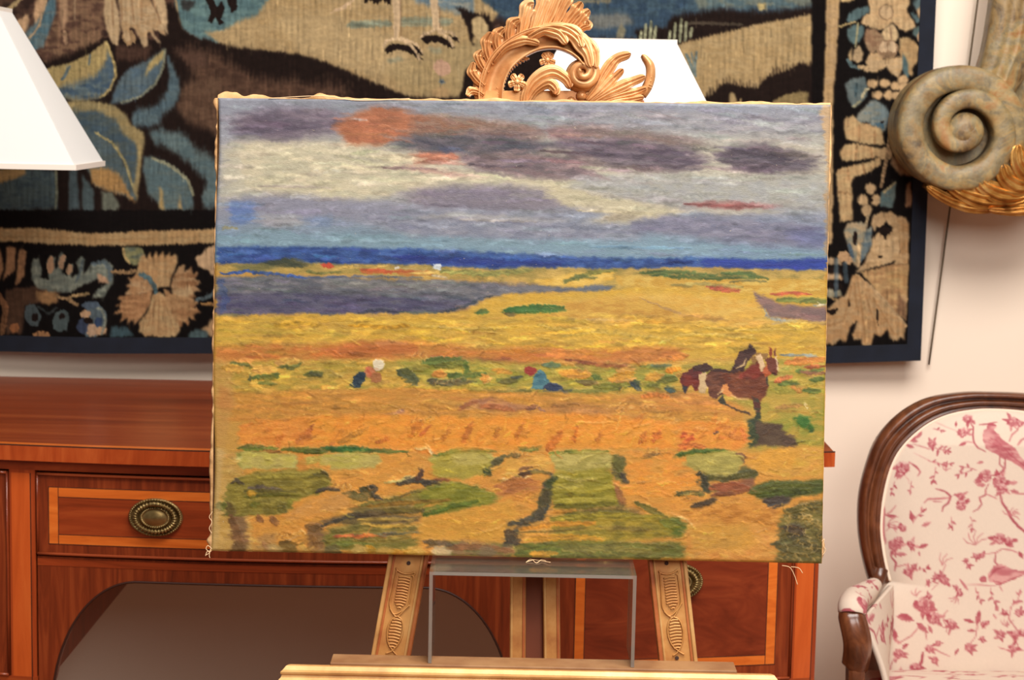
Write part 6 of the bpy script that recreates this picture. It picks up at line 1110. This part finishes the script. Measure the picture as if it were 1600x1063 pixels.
# outer acanthus fan: a ground strip, then one leaf each
m = MB(); cr.relief(m, [(750, 160), (747, 140), (752, 116), (762, 92), (782, 68), (812, 46), (848, 34), (880, 36), (904, 48)], [6, 8, 9, 11, 13, 15, 17, 14, 8], lambda t, q: .004*math.cos(q*1.4)+.0014*math.sin(t*70+q*3), [.006, .008, .010, .011, .012, .012, .012, .011, .010], 90, 9, .008); m.build('leaf_ground', MAT['gilt'], ea, True)
for (P, w, L) in (([(756, 152), (746, 146), (736, 146), (731, 154)], 7, .010), ([(757, 138), (746, 128), (738, 116), (741, 102)], 8, .011), ([(762, 118), (752, 104), (748, 92), (754, 84)], 8, .012), ([(768, 106), (762, 88), (760, 70), (768, 56)], 9, .012), ([(782, 90), (776, 72), (778, 58), (788, 50)], 9, .013), ([(796, 78), (796, 58), (800, 42), (812, 36)], 9, .014), ([(812, 70), (816, 48), (820, 30), (826, 14), (834, 12)], 12, .014), ([(830, 62), (838, 38), (846, 16), (852, 0), (862, -6)], 12, .015), ([(846, 58), (854, 34), (864, 10), (872, -14), (884, -22)], 12, .016), ([(860, 54), (872, 28), (884, 4), (892, -12)], 11, .014), ([(874, 54), (888, 34), (900, 20), (908, 10)], 10, .013), ([(884, 56), (900, 42), (912, 28), (920, 22)], 9, .012), ([(894, 60), (908, 48), (918, 44), (916, 38)], 7, .012)):
    m = MB(); cr.leaf(m, P, w, [L, L+.004, L+.008, L+.006], 3, .005, 30); m.build('acanthus_leaf', MAT['gilt'], ea, True)
# lower right sprays with the hooked end
for (P, w, L) in (([(916, 160), (932, 140), (946, 116), (962, 96), (984, 89)], 10, .010), ([(918, 162), (938, 146), (956, 128), (972, 113)], 8, .012), ([(922, 164), (950, 148), (980, 134), (1006, 124)], 9, .012), ([(926, 166), (958, 156), (990, 148), (1008, 142)], 8, .010), ([(930, 170), (960, 164), (1004, 156)], 9, .010)):
    m = MB(); cr.leaf(m, P, w, [L, L+.006, L+.008, L+.006], 2, .005, 34); m.build('acanthus_leaf', MAT['gilt'], ea, True)
m = MB(); cr.relief(m, [(1002, 150), (1010, 138), (1015, 122), (1014, 106), (1006, 94), (1001, 90)], [8, 8, 7.5, 7, 5, 1.5], lambda t, q: .007*math.sqrt(max(0, 1-q*q)), [.010, .012, .014, .016, .016, .014], 40, 11, .008)
for k in range(8): t = k/7; P = crom([(1016, 140), (1021, 122), (1019, 104)], 8)[k]; cr.relief(m, [(P[0]-5, P[1]), (P[0]+1, P[1]+1)], [1.3, 1.3], lambda t, q: .0018*math.sqrt(max(0, 1-q*q)), [.020, .014], 4, 5, .004)
m.build('hooked_end', MAT['gilt'], ea, True)
# little flowers and leaf under the arch, plinth pieces
for (x, y, r) in ((855, 98, 8), (808, 132, 9)):
    m = MB()
    for k in range(5): a = math.radians(k*72+20); cr.leaf(m, [(x, y), (x+r*.8*math.cos(a), y+r*.8*math.sin(a)), (x+r*1.6*math.cos(a), y+r*1.6*math.sin(a))], r*.62, [.016, .019, .015], 1, .003, 12)
    cr.blob(m, x, y, .020, .0028); m.build('flower', MAT['gilt'], ea, True)
m = MB(); cr.relief(m, [(853, 112), (856, 104), (856, 84)], [5, 5, 5], lambda t, q: .005*math.sqrt(max(0, 1-q*q)), [.01]*3, 10, 7); cr.relief(m, [(808, 132), (822, 142), (836, 150)], [4, 5, 5], lambda t, q: .005*math.sqrt(max(0, 1-q*q)), [.01]*3, 10, 7); m.build('stem', MAT['gilt'], ea, True)
for (P, w) in (([(820, 172), (822, 150), (836, 128), (862, 116), (884, 128), (890, 142)], 11), ([(822, 168), (836, 146), (856, 134), (868, 144), (866, 152)], 9)):
    m = MB(); cr.leaf(m, P, w, [.010, .016, .020, .022, .018], 2, .006, 36); m.build('acanthus_leaf', MAT['gilt'], ea, True)
m = MB(); cr.blob(m, 908, 152, .012, .006); cr.blob(m, 892, 160, .010, .005); cr.relief(m, [(904, 178), (908, 156), (909, 140)], [6, 5, 5], lambda t, q: .005*math.sqrt(max(0, 1-q*q)), [.008]*3, 10, 7); m.build('finial_bead', MAT['gilt'], ea, True)
m = MB(); cr.relief(m, [(744, 168), (800, 170), (880, 172), (1006, 172)], [14]*4, lambda t, q: .002, [.004]*4, 16, 3, .012); m.build('crest_rail', MAT['gilt_red'], ea)

# ---------------------------------------------------------------- painted scroll bracket on the wall at right
SY = 3.105
NW = np.array([0, -1.0, 0])
sc = Carve(lambda x, y: on_y(x, y, SY), NW)
br = empty('scroll_bracket', on_y(1505, 205, WY-.02), 'carved wooden scroll wall ornament in worn grey-green paint with gilded acanthus', 'wall ornament')
KX = on_y(1501, 200, SY)[0]-on_y(1500, 200, SY)[0]
m = MB(); c0 = sc.pt(1498, 200, 0)
m.lathe(c0, [(.097, -.09), (.099, -.06), (.0985, -.02), (.097, -.012), (.092, -.018), (.06, -.022), (.0003, -.022)], 72, NW, UP, 1.0, 1.0); m.build('drum', MAT['old_paint'], br, True)
n = 150; P = []; rr = []
for i in range(n):
    t = i/(n-1); a = math.radians(75-t*800); R = np.interp(t, [0, .12, .42, .70, .9, 1], [92, 82, 79, 43, 20, 8])
    P.append((1498+5*t+R*math.cos(a), 201+3*t-R*.98*math.sin(a)*-1)); rr.append(np.interp(t, [0, .12, .42, .7, 1], [13, 20, 20, 14, 9]))
P = np.array(P); rr = np.array(rr)
m = MB(); q = np.linspace(0, math.pi, 11); prof = [(-math.cos(a), max(0, math.sin(a))**.45*.85) for a in q]+[(1, -1.6), (-1, -1.6)]
m.sweep([sc.pt(x, y, .002+.026*(i/(n-1))) for i, (x, y) in enumerate(P)], prof, NW, rr*KX); m.build('spiral_moulding', MAT['old_paint'], br, True)
m = MB(); m.lathe(sc.pt(1503, 206, .012), [(.031, -.01), (.031, .008), (.026, .017), (.012, .022), (.0003, .023)], 36, NW, UP); m.build('spiral_eye', MAT['old_paint'], br, True)
m = MB()
sc.relief(m, [(1640, -260), (1622, -160), (1604, -60), (1592, 20), (1580, 80), (1566, 118), (1556, 150)], [44, 44, 42, 40, 38, 34, 24], lambda t, q: .012*(1-abs(q)**3)+.006*math.exp(-((q+.15)/.10)**2)-.006*math.exp(-((q-.25)/.2)**2), [-.006]*7, 40, 19, .05)
m.build('stem', MAT['old_paint'], br, True)
m = MB(); sc.relief(m, [(1560, 110), (1596, 116), (1612, 160), (1604, 230), (1590, 270)], [14, 18, 22, 22, 18], lambda t, q: -.012*(1-q*q), [-.014]*5, 30, 9, .04); m.build('inner_hollow', MAT['old_paint'], br, True)
m = MB(); sc.relief(m, [(1690, 210), (1640, 276), (1592, 304), (1540, 312), (1490, 304), (1452, 288)], [40, 36, 28, 20, 14, 6], lambda t, q: .016*(1-q*q)+.003*math.sin(t*46+q*5), [-.012, -.01, -.008, -.008, -.01, -.016], 90, 13, .03); m.build('gilt_ground', MAT['gilt_old'], br, True)
for (Pp, w, L) in (([(1620, 300), (1580, 318), (1530, 322), (1486, 314), (1446, 292)], 12, -.004), ([(1640, 280), (1590, 312), (1540, 312), (1500, 300), (1478, 284)], 16, .002), ([(1650, 262), (1602, 300), (1566, 304), (1536, 292), (1522, 276)], 17, .006), ([(1664, 240), (1622, 282), (1590, 290), (1566, 276), (1560, 256)], 18, .008), ([(1670, 200), (1640, 256), (1610, 272), (1588, 256), (1584, 226)], 19, .010), ([(1680, 270), (1630, 316), (1580, 328), (1540, 326)], 10, -.002)):
    m = MB(); sc.leaf(m, Pp, w, [L, L+.008, L+.014, L+.016, L+.010], 2, .010, 40, 3, .008); m.build('gilt_leaf', MAT['gilt_old'], br, True)
for (x, y, r) in ((1424, 172, 6), (1423, 188, 9), (1421, 218, 8), (1432, 204, 5), (1500, 114, 10)): m = MB(); m.lathe(sc.pt(x, y, .009), [(r*KX, -.004), (r*KX*.9, .001), (r*KX*.5, -.001), (.0002, -.003)], 14, NW, UP); m.build('carved_boss', MAT['old_paint'], br, True)
# ---------------------------------------------------------------- upholstered armchair
toile = print_toile()
CY = 2.90
NB = np.array([.0, -math.cos(math.radians(6)), math.sin(math.radians(6))])
CB = on_y(1550, 900, CY)
def cp(px, py, w=0.0): return on_plane(px, py, CB+NB*w, NB)
FX0 = cp(1550, 900)[0]
ch = empty('armchair', (FX0, 2.7, 0), 'armchair with dark carved walnut frame and white cotton printed with crimson birds and roses', 'armchair')
outer = [(1362, 916), (1353, 885), (1346, 850), (1343, 815), (1345, 773), (1355, 730), (1372, 687), (1405, 650), (1448, 625), (1500, 615), (1550, 614)]
inner = [(1390, 908), (1383, 880), (1378, 850), (1376, 820), (1380, 777), (1392, 730), (1411, 697), (1444, 667), (1478, 650), (1515, 642), (1550, 640)]
def mirror(P):
    """the right half of the back, in the plane of the chair back"""
    W = [cp(*p) for p in P]; R = [np.array([2*FX0-w[0], w[1], w[2]]) for w in reversed(W[:-1])]; return W+R
WO, WI = np.array(mirror(outer)), np.array(mirror(inner))
WO, WI = crom(WO, 90), crom(WI, 90)
# moulded frame: two rounded mouldings with a dark valley
G = []
prof = [(-.06, -.012), (-.04, .004), (.04, .013), (.14, .017), (.24, .015), (.32, .008), (.38, .004), (.44, .008), (.52, .0125), (.60, .0135), (.68, .011), (.74, .006), (.80, .0045), (.88, .0075), (.95, .006), (1.0, -.001), (1.0, -.02), (0, -.024)]
for a, b_ in zip(WO, WI): G.append([a*(1-s)+b_*s+NB*w for s, w in prof])
m = MB(); m.grid(np.array(G), cv=True); k = len(prof); nn = len(m.v); m.f.append(tuple(range(k))); m.f.append(tuple(reversed(range(nn-k, nn)))); m.build('back_frame', MAT['walnut'], ch, True)
# padded back: fills the arch, bulging forward
nu, nv = 200, 250
cmid = np.array([FX0, CB[1], 0])
rowpx = np.linspace(0, 1, nv)
LFT = WI[:len(WI)//2]                                      # left inner edge from bottom to top
zz = LFT[:, 2]; zl, zh = zz.min(), zz.max()
def half_at(z):
    i = np.argsort(zz); return FX0-np.interp(z, zz[i], LFT[i, 0])
Zs = zh-(zh-zl+.19)*np.linspace(0, 1, nv)**1.25
V = np.zeros((nv, nu, 3)); 
for i, z in enumerate(Zs):
    hw = half_at(max(z, zl)) if z < zh-.0005 else .012
    ext = max(0, zl-z); hw += .05*(1-math.exp(-ext*22)); yb = CB[1]+(z-CB[2])*math.tan(math.radians(6)); u = np.linspace(-1, 1, nu); s = np.sign(u)*np.abs(u)**.9
    up_ = np.clip((zh-z)/.05, 0, 1); bul = .030*(1-np.abs(u)**4)*math.sqrt(up_)+.004
    V[i, :, 0] = FX0+hw*1.004*s; V[i, :, 1] = yb-bul-.035*np.clip(np.abs(u)-.82, 0, 1)*min(1, ext*12)*4; V[i, :, 2] = z
def to_px(P):
    d = (P-CAMP) @ CRM; return 800+F*d[..., 0]/-d[..., 2], 531.5-F*d[..., 1]/-d[..., 2]
X, Y = to_px(V); c, h = toile.sample(X, Y)
colour_mesh('back_upholstery', V, nv, nu, lin(c)*.78, MAT['toile'], ch)
m = MB(); m.tube(WI+NB*.004, .0030, 8); m.build('gimp_piping', MAT['gimp'], ch, True)
# plain outside back
m = MB(); m.grid(np.stack([WO-NB*.02, np.stack([np.full(90, FX0), WO[:, 1]+.02, np.minimum(WO[:, 2], zh)*0+np.clip(WO[:, 2], zl, zh)], 1)], 1)); m.build('outside_back', MAT['gimp'], ch)
ZSEAT = .455
for sg in (1, -1):
    def mx(p): p = np.array(p, float); return p if sg > 0 else np.array([2*FX0-p[0], p[1], p[2]])
    # ear of the frame sweeping forward and down into the arm
    e = [mx(q) for q in (cp(1375, 890, .004), cp(1371, 906, .012), cp(1364, 921, .03), cp(1352, 936, .06), on_y(1338, 948, 2.79))]
    m = MB(); m.sweep(crom(e, 24), [(.013*math.cos(t), .010*math.sin(t)) for t in np.linspace(0, 6.283, 12, endpoint=False)], np.array([0, 0, 1.0]), np.linspace(1.0, .75, 24)); m.build('frame_ear', MAT['walnut'], ch, True)
    # padded arm
    A = crom([mx(q) for q in (cp(1366, 915, .03), on_y(1348, 930, 2.80), on_y(1336, 938, 2.75), on_y(1332, 950, 2.71), on_y(1332, 962, 2.70))], 36)
    R = np.interp(np.linspace(0, 1, 36), [0, .25, .7, .9, 1], [.012, .019, .0215, .0205, .018]); T = np.gradient(A, axis=0); T /= np.linalg.norm(T, axis=1)[:, None]; th = np.linspace(0, 2*math.pi, 41)
    S1 = np.cross(T, np.tile([0, 0, 1.0], (36, 1))); S1[-8:] = S1[-9]; S1 /= np.linalg.norm(S1, axis=1)[:, None]; S2 = np.cross(S1, T)
    V = A[:, None]+R[:, None, None]*(np.cos(th)[None, :, None]*S1[:, None]+.95*np.sin(th)[None, :, None]*S2[:, None])
    V = np.concatenate([V, np.tile(A[-1]+T[-1]*.004, (1, 41, 1))]); c, h = toile.sample(1290+(V[..., 0]*900+th[None]*40) % 90, 640+(V[..., 2]*1500+V[..., 1]*900) % 400)
    ii = np.linspace(0, 36, 150); V2 = np.stack([np.interp(ii, np.arange(37), V[:, j, k]) for j in range(41) for k in range(3)], 1).reshape(150, 41, 3); V2 = np.stack([[np.interp(np.linspace(0, 40, 120), np.arange(41), V2[i, :, k]) for k in range(3)] for i in range(150)]).transpose(0, 2, 1)
    uu, vv = np.meshgrid(np.linspace(0, 150, 150), np.linspace(0, 130, 120), indexing='ij'); c, h = toile.sample(1388+vv, 830+uu)
    colour_mesh('arm_pad', V2, 150, 120, lin(c)*.78, MAT['toile'], ch)
    # carved front of the arm and its post
    f0 = on_y(1332, 968, 2.695); f1 = on_y(1337, 1036, 2.70); f2 = on_y(1335, 1120, 2.71)
    path = crom([mx(q) for q in (f0+np.array([0, .012, .004]), f0, (f0+f1)/2+np.array([.0035, -.008, 0]), f1, f1+np.array([-.002, .004, -.006]))], 30)
    pr = []
    for t in np.linspace(0, 2*math.pi, 40, endpoint=False): r0 = 1+.10*abs(math.cos(t*3.0)); pr.append((.0185*math.cos(t)*r0, .013*math.sin(t)*r0))
    m = MB(); m.sweep(path, pr, np.array([0, -1, 0.0]), np.interp(np.linspace(0, 1, 30), [0, .1, .5, .85, 1], [.82, .95, 1.02, .98, .7])); m.build('arm_scroll', MAT['walnut'], ch, True)
    path = crom([mx(q) for q in (f1+np.array([0, .004, .01]), (f1+f2)/2, f2, np.array([f2[0]+.008, 2.70, ZSEAT-.09]))], 20)
    m = MB(); m.sweep(path, [(-.0115, -.012), (-.006, -.014), (.006, -.014), (.0115, -.012), (.0125, .010), (-.0125, .010)], np.array([0, 1.0, 0])); m.build('arm_post', MAT['walnut'], ch)
    # inside of the arm
    nu2, nv2 = 120, 120; V = np.zeros((nu2, nv2, 3)); B0 = mx(cp(1392, 915, .02)); B1 = mx(on_y(1346, 968, 2.71))
    for i in range(nu2):
        t = i/(nu2-1); top = B0*(1-t)+B1*t; low = np.array([(mx(np.array([FX0-.19, 0, 0]))[0]), 2.86-.17*t, ZSEAT+.02])
        for j in range(nv2): s = j/(nv2-1); V[i, j] = top*(1-s)+low*s+np.array([sg*.012*math.sin(s*math.pi), -.006*math.sin(s*math.pi), 0])
    uu, vv = np.meshgrid(np.linspace(1480, 1392, nu2), np.linspace(860, 1000, nv2), indexing='ij'); c, h = toile.sample(uu, vv); o = colour_mesh('inside_arm', V, nu2, nv2, lin(c)*.78, MAT['toile'], ch); q = o.modifiers.new('thickness', 'SOLIDIFY'); q.thickness = .008; q.offset = 0
# seat: loose cushion, rail, legs
nu, nv = 160, 160; V = np.zeros((nu, nv, 3)); u, v = np.meshgrid(np.linspace(-1, 1, nu), np.linspace(-1, 1, nv), indexing='ij')
e = np.maximum(np.abs(u), np.abs(v)); prof = np.clip((1-e)/.10, 0, 1)
V[..., 0] = FX0+.222*u*(1-.02*v*v)-.0; V[..., 1] = 2.645+.215*v; V[..., 2] = ZSEAT+.018+.052*np.sqrt(1-(1-prof)**2)+.022*(1-u*u)*(1-v*v)
X, Y = to_px(V); c, h = toile.sample(1385+(u+1)*120, 1050-(v+1)*190)
colour_mesh('seat_cushion', V, nu, nv, lin(c)*.78, MAT['toile'], ch)
m = MB(); ring = [(FX0+.222*a, 2.645+.215*b_, ZSEAT+.018) for a, b_ in ((-1, -1), (0, -1), (1, -1), (1, 0), (1, 1), (0, 1), (-1, 1), (-1, 0))]; m.tube(ring, .006, 8, True); m.build('cushion_piping', MAT['gimp'], ch, True)
m = MB(); m.box(FX0-.225, FX0+.225, 2.42, 2.89, ZSEAT-.06, ZSEAT+.018); m.build('seat_rail', MAT['walnut'], ch, bevel=.008)
for x in (-.2, .2):
    for y in (2.45, 2.86):
        P = crom([(FX0+x, y, ZSEAT-.05), (FX0+x*1.04, y-.012 if y < 2.6 else y+.01, ZSEAT-.16), (FX0+x, y, .14), (FX0+x*1.02, y-.01 if y < 2.6 else y+.03, .002)], 20); m = MB(); m.tube(P, np.linspace(.026, .013, 20), 10); m.build('leg', MAT['walnut'], ch, True)
